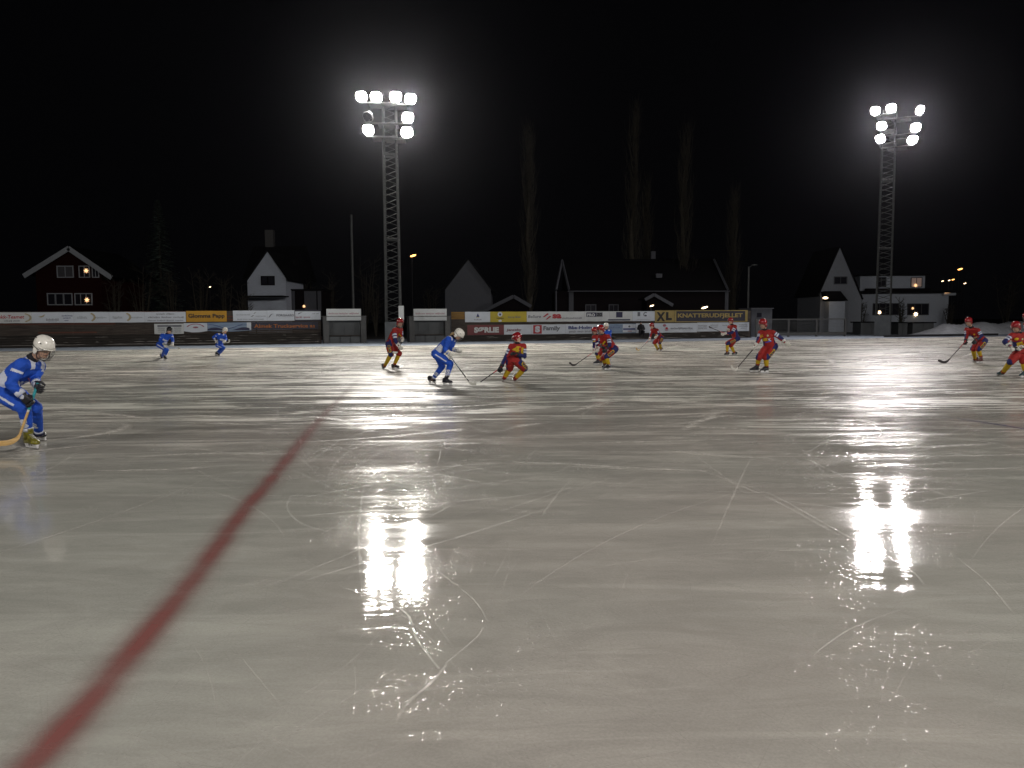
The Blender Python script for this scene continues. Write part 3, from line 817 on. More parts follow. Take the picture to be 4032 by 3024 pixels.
# tower between the shelters: pixel positions of its lamps turned into metres on the mast
TB = G(1541, 1354.5) ; TB = TB + Vector((0, 1.2, 0))
def lamp_list(base, px, X):
    out = []
    for (x, y, yaw, on) in px:
        d = ray(x, y); nrm = Vector((base.x, base.y, 0)).normalized()
        k = (Vector((base.x, base.y, 0)) - CAM).dot(Vector((0, 1, 0))) / d.y
        p = CAM + d * k
        out.append(((p - base).dot(X), 0.0, p.z, yaw, on))
    return out
tx = Vector((1, 0.06, 0)).normalized(); ty = Vector((-tx.y, tx.x, 0))
L1 = lamp_list(TB, [(1428, 391, -.35, 1), (1485, 392, -.2, 1), (1561, 390, .15, 1), (1618, 397, .35, 1), (1608, 470, .3, 1), (1604, 527, .2, 1), (1455, 520, -.3, 1), (1452, 470, -.6, 0)], tx)
ztop1 = max(l[2] for l in L1) - .1
zb1 = P(1541, 1267, TB.y).z
tw1 = tower(TB, (tx, ty), 1.02, .88, ztop1, L1, 'tall lattice light tower between the two team shelters', M['lens'], z0=zb1)
mb = MB(); c = P(1580, 1232, TB.y - .6); mb.box(c, .36, .2, 1.0, (tx, ty, Z)); mb.build('switch_box', M['offwhite'], tw1)
TB2 = G(3507, 1325) + Vector((0, 1.5, 0))
tx2 = Vector((1, -0.55, 0)).normalized(); ty2 = Vector((-tx2.y, tx2.x, 0))
xw = Vector((1, 0, 0))
L2 = []
for (x, y, yaw, on) in [(3449, 443, -.2, 1), (3511, 433, -.1, 1), (3623, 440, .95, 1), (3473, 502, -.2, 1), (3468, 552, -.3, 1), (3606, 508, .5, 1), (3594, 556, .5, 1)]:
    d = ray(x, y); nrm = ty2; k = (TB2 - CAM).dot(nrm) / d.dot(nrm); p = CAM + d * k
    L2.append(((p - TB2).dot(tx2), 0, p.z, yaw + .4 - .5, on))
ztop2 = max(l[2] for l in L2) - .1
tower(TB2, (tx2, ty2), 1.15, 1.0, ztop2, L2, 'tall lattice light tower in front of the white flat-roofed house', M['lens2'], z0=P(3507, 1242, TB2.y).z)

# towers on the photographer's side of the rink (outside the frame, they light the match)
def near_tower(bx, by, label, aim, H=18.0):
    d = Vector((aim[0] - bx, aim[1] - by, 0)).normalized(); ny = -d; nx = Vector((-ny.y, ny.x, 0)) * -1
    ls = [(x, 0, H + .3, 0, 1) for x in (-1.8, -.7, .7, 1.8)] + [(-1.2, 0, H - 1.0, 0, 1), (1.2, 0, H - 1.0, 0, 1), (-1.2, 0, H - 2.1, 0, 1), (1.2, 0, H - 2.1, 0, 1)]
    tower(Vector((bx, by, 0)), (nx, ny), 1.02, .88, H, ls, label, M['lensnear'], z0=1.4, tilt=.95)
near_tower(12, -15, 'lattice light tower just behind the photographer', (3, 22))
near_tower(-33, -19, 'lattice light tower far behind on the left', (-14, 24))
near_tower(50, 3, 'lattice light tower beside the rink on the far right', (20, 26))

# ------------------------------------------------------------------ background: houses
def PW(Y): return lambda x, y: P(x, y, Y)
BK = Vector((0, 1, 0))
def gable(Y, apex, eL, eR, wall_l, wall_r, depth, label, wallm, name='house', barge=0.0, bargem=None, base_y=1300, roof_over=.5):
    """gable-fronted house: front wall at depth Y; apex/eaves are picture corners of the roof edge"""
    p = PW(Y)
    A, L, R = p(*apex), p(*eL), p(*eR)
    WL, WR = p(wall_l, 1262).x, p(wall_r, 1262).x
    e = empty(name, Vector(((WL + WR) / 2, Y, 0)), label, 'house', 'houses behind the rink')
    def yz(x):
        if x < A.x: return L.z + (A.z - L.z) * (x - L.x) / (A.x - L.x)
        return R.z + (A.z - R.z) * (R.x - x) / (R.x - A.x)
    mb = MB()
    mb.prism([Vector((WL, Y, 0)), Vector((WR, Y, 0)), Vector((WR, Y, yz(WR) - .06)), Vector((A.x, Y, A.z - .08)), Vector((WL, Y, yz(WL) - .06))], BK * depth)
    mb.build('wall', wallm, e)
    mb = MB()
    for a, b in ((L, A), (A, R)):
        n_ = (b - a).cross(BK).normalized(); n_ = n_ if n_.z > 0 else -n_
        q = [a - BK * roof_over, b - BK * roof_over, b + BK * (depth + .3), a + BK * (depth + .3)]
        mb.hexa([v for v in q] + [v + n_ * .14 for v in q])
    mb.build('roof', M['roofdark'], e)
    if barge:
        for a, b in ((L, A), (A, R)):
            n_ = (b - a).cross(BK).normalized(); n_ = n_ if n_.z > 0 else -n_
            q = MB(); f = -BK * (roof_over + .04)
            q.hexa([a + f - n_ * barge, b + f - n_ * barge, b + f + n_ * .13, a + f + n_ * .13] + [a + f - n_ * barge + BK * .035, b + f - n_ * barge + BK * .035, b + f + n_ * .13 + BK * .035, a + f + n_ * .13 + BK * .035])
            q.build('bargeboard', bargem or M['trim'], e)
    e['_Y'] = Y
    return e
def window(e, x0, x1, y0, y1, frame=.09, panes=2, pm='glass', fm='trim', Y=None, off=0.0):
    Y = e['_Y'] if Y is None else Y
    p = PW(Y); a, b = p(x0, y1), p(x1, y0)
    mb = MB(); cx, cz = (a.x + b.x) / 2, (a.z + b.z) / 2; w, h = b.x - a.x, b.z - a.z
    yy = Y - .05 - off
    for x in (a.x, b.x): mb.box((x, yy, cz), frame, .08, h + frame)
    for z in (a.z, b.z): mb.box((cx, yy, z), w - frame - .004, .08, frame)
    for k in range(1, panes): mb.box((a.x + w * k / panes, yy, cz), frame * .7, .07, h - frame - .004)
    f = mb.build('window', M[fm], e)
    mb = MB(); mb.box((cx, Y - .022 - off, cz), w - frame * .6, .03, h - frame * .6); mb.build('pane', M[pm], f)
    return f
def star(e, x, y, Y, r=.28, mt='starlamp', name='star_lamp'):
    c = P(x, y, Y - .16); mb = MB(); pts = []
    for k in range(14):
        a = math.pi * k / 7 + .2; q = r if k % 2 == 0 else r * .48
        pts.append(c + Vector((math.cos(a) * q, 0, math.sin(a) * q)))
    o = c + Vector((0, -.09, 0)); o2 = c + Vector((0, .07, 0))
    for k in range(14):
        mb.add([o, pts[k], pts[(k + 1) % 14]], [(0, 1, 2)]); mb.add([o2, pts[(k + 1) % 14], pts[k]], [(0, 1, 2)])
    return mb.build(name, M[mt], e)

Y1 = 78
h = gable(Y1, (281, 975), (103, 1085), (452, 1092), 150, 408, 9, 'red wooden house with white bargeboards and star lamps in its windows', M['housered'], barge=.34)
window(h, 228, 288, 1048, 1092, pm='curtain'); f = window(h, 314, 352, 1048, 1092, pm='glass'); window(h, 366, 388, 1048, 1092, pm='glass', panes=2)
star(f, 339, 1066, Y1)
for (a, b) in ((190, 218), (222, 250), (254, 284)): window(h, a, b, 1156, 1200, panes=1)
f = window(h, 298, 362, 1156, 1200, pm='glass', panes=3); star(f, 342, 1181, Y1)
h = gable(84, (1053, 988), (972, 1106), (1136, 1106), 979, 1130, 7, 'pale house with a steep plain gable and one dark window', M['housewhite'], roof_over=.25)
window(h, 1030, 1054, 1088, 1122, pm='glass', fm='housedark', panes=1); window(h, 1056, 1080, 1088, 1122, pm='glass', fm='housedark', panes=1)
p = PW(84)
mb = MB(); a, b = p(960, 1172), p(1140, 1166); mb.box(((a.x + b.x) / 2, 82.6, (a.z + b.z) / 2), b.x - a.x, 2.4, .12); mb.build('porch_roof', M['roofdark'], h)
# low side building with pale panels
e = empty('outbuilding', P(1200, 1262, 86) * 1.0, 'low dim outbuilding with pale wall panels right of the steep gable', 'outbuilding'); e['_Y'] = 86
p = PW(86); a, b = p(1138, 1262), p(1270, 1143)
mb = MB(); mb.box(((a.x + b.x) / 2, 89, b.z / 2), b.x - a.x, 6, b.z); mb.build('wall', M['housedark'], e)
mb = MB(); mb.box(((a.x + b.x) / 2, 89, b.z + .08), b.x - a.x + .4, 6.5, .14); mb.build('roof', M['roofdark'], e)
for (x0, x1) in ((1146, 1160), (1200, 1245), (1252, 1264)):
    a, b = p(x0, 1222), p(x1, 1146); mb = MB(); mb.box(((a.x + b.x) / 2, 85.97, (a.z + b.z) / 2), b.x - a.x, .05, b.z - a.z); mb.build('panel', M['housegrey'], e)
star(e, 1197, 1206, 86, .20, 'starlamp', 'door_lamp')
# dark house with a chimney behind the pale gable
e = empty('house', P(1090, 1262, 100), 'black house roof with a grey chimney behind the steep pale gable', 'house', 'houses behind the rink'); e['_Y'] = 100
p = PW(100); a, b, r_ = p(960, 1100), p(1180, 1100), p(1070, 958)
mb = MB(); mb.box(((a.x + b.x) / 2, 104, a.z / 2), b.x - a.x - 1, 8, a.z); mb.build('wall', M['housedark'], e)
mb = MB(); mb.prism([Vector((a.x, 99.5, a.z)), Vector((a.x, 108.5, a.z)), Vector((a.x, 104, r_.z))], (b.x - a.x, 0, 0)); mb.build('roof', M['roofdark'], e)
a, b = PW(104)(1048, 960), PW(104)(1078, 908); mb = MB(); mb.box(((a.x + b.x) / 2, 104, (a.z + b.z) / 2 - .2), b.x - a.x, .9, b.z - a.z + .5); mb.build('chimney', M['panelframe'], e)
h = gable(80, (1843, 1020), (1742, 1152), (1944, 1152), 1754, 1934, 8, 'dim grey gable house behind the ochre fence boards', M['housegrey'], roof_over=.2)
h = gable(76, (2022, 1166), (1900, 1226), (2092, 1206), 1918, 2085, 5, 'low dark garage with one pale bargeboard', M['housedark'], name='garage', barge=.20, bargem=M['housegrey'])
h['category'] = 'garage'
# long dark house with its gable end seen at a slant
Y4 = 82
e = empty('house', P(2540, 1262, Y4), 'long dark house with pale corner boards under the poplars', 'house', 'houses behind the rink'); e['_Y'] = Y4
p = PW(Y4)
Lf, Rt = p(2246, 1146), p(2858, 1146); rl, rr = P(2213, 1022, Y4 + 5), P(2812, 1020, Y4 + 5)
mb = MB(); mb.hexa([Vector((Lf.x, Y4, 0)), Vector((Rt.x, Y4, 0)), Vector((Rt.x, Y4 + 10, 0)), Vector((Lf.x, Y4 + 10, 0)), Lf, Rt, Rt + BK * 10, Lf + BK * 10]); mb.build('wall', M['housedark'], e)
mb = MB(); lo, ro = Lf - Vector((.3, .4, 0)), Rt + Vector((.3, -.4, 0))
mb.hexa([lo, ro, ro + BK * 10.8, lo + BK * 10.8, Vector((lo.x, Y4 + 5, rl.z)), Vector((ro.x, Y4 + 5, rl.z)), Vector((ro.x, Y4 + 5.1, rl.z)), Vector((lo.x, Y4 + 5.1, rl.z))]); mb.build('roof', M['roofdark'], e)
mb = MB(); mb.tube([lo - Vector((0, .06, .04)), ro - Vector((0, .06, .04))], .06, 6); mb.build('gutter', M['housegrey'], e)
for x0, x1 in ((2240, 2258), (2853, 2868)):
    a, b = p(x0, 1262), p(x1, 1150); mb = MB(); mb.box(((a.x + b.x) / 2, Y4 - .05, b.z / 2), b.x - a.x, .06, b.z); mb.build('corner_board', M['housegrey'], e)
for (a, b) in (((2812, 1022), (2866, 1140)),):
    q0, q1 = P(*a, Y4 + 4.2), P(*b, Y4 - .6); mb = MB(); mb.tube([q0, q1], .14, 4); mb.build('bargeboard', M['housegrey'], e)
for (a, b) in (((2213, 1024), (2240, 1140)), ((2213, 1024), (2190, 1140))):
    q0, q1 = P(*a, Y4 + 3.2), P(*b, Y4 - .6); mb = MB(); mb.tube([q0, q1], .13, 4); mb.build('bargeboard', M['housegrey'], e)
q0, q1 = P(2189, 1146, Y4 - .6), P(2193, 1222, Y4 - .6)
mb = MB(); mb.tube([q0, Vector((q0.x, q0.y, 0))], .10, 4); mb.build('corner_board', M['housegrey'], e)
mb = MB(); mb.hexa([Vector((P(2190, 1200, Y4).x, Y4 + .1, 0)), Vector((Lf.x, Y4 + .1, 0)), Vector((Lf.x, Y4 + 9, 0)), Vector((P(2190, 1200, Y4).x, Y4 + 9, 0)), P(2190, 1146, Y4 + .1), P(2246, 1146, Y4 + .1), P(2246, 1146, Y4 + .1) + BK * 8.9, P(2190, 1146, Y4 + .1) + BK * 8.9]); mb.build('side_wall', M['housedark'], e)
for x0, x1 in ((2306, 2346), (2398, 2434)): window(e, x0, x1, 1200, 1226, pm='glass', fm='housegrey', panes=2)
mb = MB(); a, b = PW(Y4 + 6)(2562, 1040), PW(Y4 + 6)(2580, 990); mb.box(((a.x + b.x) / 2, Y4 + 6, (a.z + b.z) / 2 - .4), b.x - a.x, .6, b.z - a.z + .8); mb.build('chimney', M['housegrey'], e)
mb = MB(); a, b = PW(Y4 + 1.5)(2582, 1094), PW(Y4 + 1.5)(2606, 1078); mb.box(((a.x + b.x) / 2, Y4 + 1.5, (a.z + b.z) / 2), b.x - a.x, .5, b.z - a.z); mb.build('roof_vent', M['housegrey'], e)
h = gable(74, (2572, 1160), (2536, 1180), (2646, 1202), 2546, 2626, 3, 'small porch hut with pale bargeboards and a lit lamp', M['housedark'], name='hut', barge=.16, bargem=M['housegrey'])
h['category'] = 'hut'
def lamp(x, y, Y, label, r=.12, mt='warmlamp', stem=None, name='wall_lamp', head=None, polem='darkmetal', elong=2.0):
    c = P(x, y, Y); b = Vector((c.x, c.y, 0))
    e = empty(name, b, label, 'lamp', 'small lit lamps beyond the rink')
    mb = MB(); mb.tube([b, Vector((c.x, c.y, c.z + .02))], .045, 6); mb.build('pole', M[polem], e)
    mb = MB(); mb.ball(c + Vector((r * .8, -.06, 0.0)), r * elong, r * .8, r * .55, (Vector((1, 0, .28)).normalized(), BK, Vector((-.28, 0, 1)).normalized())); mb.build('lamp_head', M[mt], e, smooth=True)
    mb = MB(); mb.box(c + Vector((r * .8, -.02, r * .75)), r * elong * 2.1, r * 2, r * .3, (Vector((1, 0, .28)).normalized(), BK, Vector((-.28, 0, 1)).normalized())); mb.build('shade', M['darkmetal'], e)
    return e
lamp(2563, 1204, 73, 'white porch lamp under the small hut gable', .10)
lamp(2769, 1211, 73, 'white lamp right of the small hut, above the wide black sign', .15)
lamp(1622, 1007, 120, 'orange street lamp high up right of the near light tower', .24, 'sodium')
lamp(3776, 1060, 150, 'orange street lamp high above the snowbank', .24, 'sodium')
lamp(3709, 1107, 210, 'small pale distant lamp, left of a row of three above the flat-roofed house', .16, 'warmlamp')
lamp(3735, 1104, 210, 'small pale distant lamp, middle of a row of three', .16, 'warmlamp')
lamp(3750, 1101, 210, 'small orange distant lamp, right of a row of three', .2, 'sodium')
lamp(3797, 1116, 210, 'small yellow distant lamp below the orange street lamp', .18, 'warmlamp')
lamp(3190, 1210, 150, 'faint distant lamp left of the pointed house', .16, 'warmlamp'); lamp(3217, 1215, 150, 'faint distant lamp nearest the pointed house', .16, 'warmlamp')
lamp(826, 1130, 130, 'faint yellow lamp seen through the bare bushes', .09, 'warmlamp')

# pointed house with the lean-to porch
Y5 = 88
h = gable(Y5, (3307, 972), (3222, 1166), (3394, 1180), 3228, 3390, 7, 'tall pointed pale gable house with a lit porch', M['housepale'], roof_over=.15)
window(h, 3284, 3334, 1090, 1118, pm='glass', fm='housegrey', panes=2)
p = PW(Y5 - 1.6)
a, b, c, d = p(3252, 1146), p(3310, 1146), p(3340, 1184), p(3262, 1184)
mb = MB(); mb.hexa([d, c, c + BK * 1.5, d + BK * 1.5, a, b, b + BK * 1.5, a + BK * 1.5]); mb.build('porch_roof', M['roofdark'], h)
a, b = p(3264, 1262), p(3328, 1187); mb = MB(); mb.box(((a.x + b.x) / 2, Y5 - .8, b.z / 2), b.x - a.x, 1.5, b.z); mb.build('porch', M['housewhite'], h)
q = P(3250, 1173, Y5 - 1.8); mb = MB(); mb.ball(q, .30, .14, .12); mb.build('porch_lamp', M['warmlamp'], h, smooth=True)
# white flat-roofed house
Y6 = 98; p = PW(Y6)
e = empty('house', P(3560, 1262, Y6), 'white flat-roofed two-storey house with lit windows', 'house', 'houses behind the rink'); e['_Y'] = Y6
a, b = p(3384, 1262), p(3736, 1154); mb = MB(); mb.box(((a.x + b.x) / 2, Y6 + 5, b.z / 2 + .0), b.x - a.x, 10, b.z); mb.build('wall', M['housewhite'], e)
mb = MB(); mb.box(((a.x + b.x) / 2 + .3, Y6 + 4.8, b.z + .16), b.x - a.x + 1.6, 11.2, .3); mb.build('roof', M['roofdark'], e)
zc = b.z + .32
a, b = p(3406, 1152), p(3668, 1083); mb = MB(); mb.box(((a.x + b.x) / 2, Y6 + 5.5, (zc + b.z) / 2), b.x - a.x, 8, b.z - zc); mb.build('upper_storey', M['housewhite'], e)
c2 = MB(); c2.box(((a.x + b.x) / 2, Y6 + 5.5, b.z + .10), b.x - a.x + .8, 8.8, .18); c2.build('roof', M['roofdark'], e)
mb = MB(); aa, bb = PW(Y6 + .9)(3406, 1151), PW(Y6 + .9)(3668, 1134); mb.box(((aa.x + bb.x) / 2, Y6 + .95, (aa.z + bb.z) / 2), bb.x - aa.x, .06, bb.z - aa.z); mb.build('railing', M['housedark'], e)
Yu = Y6 + 1.5
window(e, 3450, 3488, 1092, 1130, Y=Yu, fm='housegrey'); f = window(e, 3586, 3630, 1093, 1130, Y=Yu, fm='housegrey', pm='dimwin'); star(f, 3606, 1124, Yu, .26, 'starlamp', 'window_lamp')
f = window(e, 3436, 3538, 1195, 1240, fm='housegrey', panes=4); star(f, 3463, 1230, Y6, .26, 'warmlamp', 'window_lamp')
f = window(e, 3572, 3656, 1196, 1240, fm='housegrey', pm='glass', panes=3); f2 = star(f, 3606, 1237, Y6, .30, 'warmlamp', 'window_lamp'); star(f, 3594, 1214, Y6, .2, 'starlamp', 'window_lamp')
a, b = p(3706, 1176), p(3756, 1146); mb = MB(); mb.box(((a.x + b.x) / 2, Y6 + 1, b.z - .3), b.x - a.x, 3, .5); mb.build('canopy', M['housewhite'], e)
a = p(3708, 1153); b = p(3755, 1150); mb = MB(); mb.tube([a - BK * .7, b - BK * .7], .07, 6); mb.build('canopy_light', M['starlamp'], e)

# netting barrier at the right end of the fence, sheds, low board
def frame_panel(x0, x1, y0, y1, t, label):
    s0, s1 = Fs(x0, t), Fs(x1, t); z1 = Fhit((x0 + x1) / 2, y0, t)[1]; z0 = max(.05, Fhit((x0 + x1) / 2, y1, t)[1])
    e = empty('netting_frame', Fp((s0 + s1) / 2, t, 0), label, 'barrier')
    mb = MB(); mb.box(Fp((s0 + s1) / 2, t, z1), s1 - s0, .09, .10, FAX); mb.box(Fp((s0 + s1) / 2, t, z0 + .08), s1 - s0, .12, .26, FAX)
    mb.build('rail', M['panelframe'], e)
    for x in (x0 + 4, 3105, 3215, x1 - 4):
        s = Fs(x, t); mb = MB(); mb.box(Fp(s, t, z1 / 2), .16, .13, z1 - .06, FAX); mb.build('post', M['panelframe'], e)
    mb = MB(); s = s0 + .1
    while s < s1 - .1:
        mb.tube([Fp(s, t + .03, z0 + .1), Fp(s, t + .03, z1)], .006, 4); s += .13
    z = z0 + .3
    while z < z1 - .05:
        mb.tube([Fp(s0, t + .045, z), Fp(s1, t + .045, z)], .006, 4); z += .13
    mb.build('netting', M['panel'], e)
frame_panel(2975, 3332, 1257, 1318, -1.0, 'long white-railed netting barrier right of the plank fence')
t = -3.0
s0, s1 = Fs(2958, t), Fs(3040, t); z1 = Fhit(3000, 1216, t)[1]
e = empty('kiosk', Fp((s0 + s1) / 2, t - 1, 0), 'small grey-white kiosk box behind the netting barrier', 'kiosk')
mb = MB(); mb.box(Fp((s0 + s1) / 2, t - .9, z1 / 2), s1 - s0, 1.8, z1, FAX); mb.build('wall', M['housegrey'], e)
mb = MB(); mb.box(Fp((s0 + s1) / 2, t - .9, z1 + .04), s1 - s0 + .16, 2.0, .07, FAX); mb.build('roof', M['housegrey'], e)
sa, sb = Fs(2980, t), Fs(2998, t); za, zb = Fhit(2990, 1249, t)[1], Fhit(2990, 1232, t)[1]
mb = MB(); mb.box(Fp((sa + sb) / 2, t + .012, (za + zb) / 2), sb - sa, .03, zb - za, FAX); mb.build('window', M['glass'], e)
def shed(x0, x1, y0, y1, Y, label, mtl):
    a, b = P(x0, y1, Y), P(x1, y0, Y)
    e = empty('shed', Vector(((a.x + b.x) / 2, Y, 0)), label, 'shed')
    n_ = max(2, int((b.x - a.x) / .9)); mb = MB(); w = (b.x - a.x) / n_
    for k in range(n_): mb.box((a.x + w * (k + .5), Y + .9, b.z / 2), w - .03, 1.8, b.z)
    mb.build('wall', mtl, e); mb = MB(); mb.box(((a.x + b.x) / 2, Y + .9, b.z + .05), b.x - a.x + .3, 2.1, .1); mb.build('roof', M['roofdark'], e)
shed(3388, 3478, 1270, 1326, 73.5, 'low dim grey shed left of the tower footing', M['panel'])
shed(3536, 3574, 1272, 1326, 73.5, 'narrow dim grey shed right of the tower footing', M['panel'])
shed(3592, 3678, 1272, 1326, 73.5, 'wide dim grey shed in front of the lit windows', M['panel'])
a, b = G(3480, 1328.5), G(3930, 1321.5); ax = (b - a).normalized()
mb = MB(); mb.box((a + b) / 2 + Z * .10, (b - a).length, .05, .20, (ax, Vector((-ax.y, ax.x, 0)), Z))
tag(mb.build('low_board', M['darkmetal'], None, (a + b) / 2), 'thin dark board along the ice edge before the snowbank', 'board')

# snowbank
mb = MB(); nx_, ny_ = 150, 14
def bank(u, v):
    x = 3640 + u * 760
    prof = [(3640, 1326), (3690, 1312), (3740, 1296), (3765, 1279), (3790, 1276), (3830, 1281), (3880, 1279), (3915, 1274), (3935, 1268), (3960, 1276), (4000, 1278), (4050, 1270), (4400, 1262)]
    for (xa, ya), (xb, yb) in zip(prof, prof[1:]):
        if xa <= x <= xb: yy = ya + (yb - ya) * (x - xa) / (xb - xa); break
    g = G(3640, 1325.5) + (G(4032, 1315) - G(3640, 1325.5)) * ((x - 3640) / 392)
    top = max(.02, P(x, yy, g.y + 2).z)
    hgt = top * math.sin(math.pi * min(1, v * .78 + .0)) ** .8
    q = g + Vector((-.0, 4.2 * v, 0))
    nn = noise.fractal(Vector((q.x * .9, q.y * .9, 3)), 1, 2.2, 5) * .22 * min(1, top)
    return Vector((q.x, q.y + nn, max(-.05, hgt + nn * (1 if v > .05 else .1))))
for i in range(nx_ + 1):
    for j in range(ny_ + 1): mb.v.append(bank(i / nx_, j / ny_))
for i in range(nx_):
    for j in range(ny_):
        a = i * (ny_ + 1) + j; mb.f.append((a, a + ny_ + 1, a + ny_ + 2, a + 1)); mb.m.append(0)
struct(mb.build('snowbank', M['snow'], smooth=True))

# poles
def pole(x, y0, y1, Y, r, label, head=False):
    a, b = P(x, y1, Y), P(x if not isinstance(x, tuple) else x[0], y0, Y); a = Vector((a.x, Y, 0))
    e = empty('lamp_post' if head else 'flagpole', a, label, 'lamp post' if head else 'pole')
    mb = MB(); mb.tube([a, Vector((a.x, Y, b.z))], [r * 1.3, r], 8); mb.build('pole', M['galv'], e)
    if head:
        mb = MB(); mb.tube([Vector((a.x, Y, b.z - .1)), Vector((a.x + .3, Y - .2, b.z + .12))], .05, 6); mb.ball((a.x + .5, Y - .25, b.z + .15), .32, .14, .09); mb.build('lamp_head', M['galv'], e)
pole(1392, 845, 1250, 74, .11, 'tall bare pole left of the near light tower')
pole(2945, 1050, 1225, 80, .10, 'unlit lamp post behind the right end of the plank fence', True)

# ------------------------------------------------------------------ trees
def poplar(x, ytop, Y, hw_px, label, seed):
    rnd = random.Random(seed)
    b = P(x, 1262, Y); b = Vector((b.x, Y, 0)); H = P(x, ytop, Y).z; W = hw_px / F_PX * Y
    e = empty('poplar_tree', b, label, 'poplar', 'tall bare poplars behind the rink')
    mb = MB(); mb.tube([b + Vector((rnd.uniform(-.1, .1) * k, 0, H * .97 * k / 6)) for k in range(7)], [.38, .33, .28, .2, .14, .08, .02], 8); mb.build('trunk', M['bark'], e)
    mb = MB()
    for i in range(110):
        z0 = H * (0.10 + .82 * rnd.random() ** 1.1); an = rnd.uniform(0, 6.28)
        L = min(H - z0, H * rnd.uniform(.10, .26)); sp = W * rnd.uniform(.35, 1.0) * (1 - (z0 / H) ** 2 * .75)
        d = Vector((math.cos(an), math.sin(an), 0)); pts = []
        for k in range(6):
            t = k / 5; pts.append(b + d * (sp * (1 - (1 - t) ** 2.2)) + Vector((rnd.uniform(-.08, .08), rnd.uniform(-.08, .08), z0 + L * t ** 1.15)))
        mb.tube(pts, [.05, .042, .034, .026, .018, .008], 4)
        for j in range(7):
            q = pts[rnd.randint(1, 5)]; a2 = rnd.uniform(0, 6.28); l2 = rnd.uniform(.6, 1.9)
            mb.tube([q, q + Vector((math.cos(a2) * .25 * l2, math.sin(a2) * .25 * l2, l2 * .5)), q + Vector((math.cos(a2) * .33 * l2, math.sin(a2) * .33 * l2, l2))], [.013, .009, .005], 3)
    mb.build('crown', M['twig'], e)
poplar(2083, 520, 84, 48, 'tall bare poplar left of the long dark house', 1)
poplar(2492, 430, 88, 52, 'tallest bare poplar behind the long dark house', 2)
poplar(2545, 735, 90, 34, 'shorter bare poplar right beside the tallest one', 3)
poplar(2692, 520, 86, 48, 'broad bare poplar above the small hut lamp', 4)
poplar(2882, 770, 88, 34, 'small bare poplar nearest the unlit lamp post', 5)
def spruce(x, ytop, Y, hw_px, label, seed):
    rnd = random.Random(seed)
    b = P(x, 1262, Y); b = Vector((b.x, Y, 0)); H = P(x, ytop, Y).z; W = hw_px / F_PX * Y
    e = empty('spruce_tree', b, label, 'spruce')
    mb = MB(); mb.tube([b, b + Z * H * .98], [.3, .03], 8); mb.build('trunk', M['bark'], e)
    mb = MB(); n_ = 420
    for i in range(n_):
        t = (i / n_) ** .8; z = H * (.1 + .9 * t); r = W * (1 - t) ** .85 * rnd.uniform(.65, 1.1) + .15; an = i * 2.4 + rnd.random()
        d = Vector((math.cos(an), math.sin(an), 0)); tn = Vector((-d.y, d.x, 0))
        for k in range(5):
            u = (k + 1) / 5; c = b + Z * (z - .28 * r * u) + d * r * u; w = .10 * r + .12
            for s_ in (-1, 1):
                mb.add([c, c + tn * s_ * w * 1.5 - Z * .2 * w + d * w * .8, c + d * w * .9 - Z * .5 * w * rnd.random()], [(0, 1, 2)])
    mb.build('crown', M['spruce'], e)
spruce(640, 785, 92, 88, 'dark spruce standing alone right of the red house', 4)
def bush(x, ytop, Y, hw_px, label, seed, n=70, name='bare_bush', cat='bush', group='bare bushes and small trees behind the fence'):
    rnd = random.Random(seed)
    b = P(x, 1262, Y); b = Vector((b.x, Y, 0)); H = P(x, ytop, Y).z; W = hw_px / F_PX * Y
    e = empty(name, b, label, cat, group)
    st = MB(); cr = MB()
    for i in range(7):
        an = rnd.uniform(0, 6.28); sp = W * rnd.uniform(.1, .7); d = Vector((math.cos(an), math.sin(an) * .7, 0))
        pts = [b + d * sp * t ** .8 + Z * H * rnd.uniform(.7, .95) * t for t in (0, .3, .6, 1)]
        st.tube(pts, [.10, .07, .045, .015], 5)
        for j in range(n // 7):
            t = rnd.uniform(.2, 1); q = pts[0].lerp(pts[-1], t); L = rnd.uniform(.2, .45) * max(W, H * .4)
            a2 = rnd.uniform(0, 6.28); u = Vector((math.cos(a2), math.sin(a2) * .7, rnd.uniform(.2, 1.4))).normalized()
            e1 = q + u * L; cr.tube([q, q + u * L * .5, e1], [.03, .02, .008], 3)
            for k in range(5):
                s0_ = q.lerp(e1, rnd.uniform(.3, 1)); v = (u + Vector((rnd.uniform(-.8, .8), rnd.uniform(-.8, .8), rnd.uniform(-.2, .8)))).normalized()
                cr.tube([s0_, s0_ + v * L * rnd.uniform(.25, .55)], [.014, .006], 3)
    st.build('trunk', M['bark'], e); cr.build('crown', M['twig'], e)
blist = [(455, 1090, 76, 60), (560, 1045, 79, 70), (680, 1060, 80, 70), (790, 1050, 82, 70), (890, 1062, 79, 60), (965, 1110, 77, 40), (1160, 1035, 92, 40), (1215, 1060, 94, 40), (1310, 1075, 90, 38), (1440, 990, 96, 70), (1480, 1100, 84, 40)]
wl_ = ['touching the right eave of the red house', 'below the left half of the spruce', 'below the right half of the spruce', 'above the blue skater with the black helmet', 'above the amber sign', 'just left of the steep pale gable', 'over the right eave of the steep pale gable', 'over the low outbuilding', 'over the left team shelter', 'between the bare pole and the light tower', 'right behind the light tower mast']
for i, (q, w_) in enumerate(zip(blist, wl_)): bush(*q, 'bare brown bush ' + w_, 40 + i)
bush(3390, 1175, 92, 34, 'dark rounded shrub before the left corner of the white house', 61, 110)
bush(3548, 1168, 90, 26, 'small bare tree before the middle of the white house', 62, 90)
bush(3740, 1195, 96, 34, 'dark shrub at the right corner of the white house', 63, 110)
bush(3960, 1080, 105, 90, 'wide dark tree crown above the right part of the snowbank', 64, 130)
bush(1700, 1120, 92, 60, 'low bare tree left of the dim grey gable house', 65, 90)

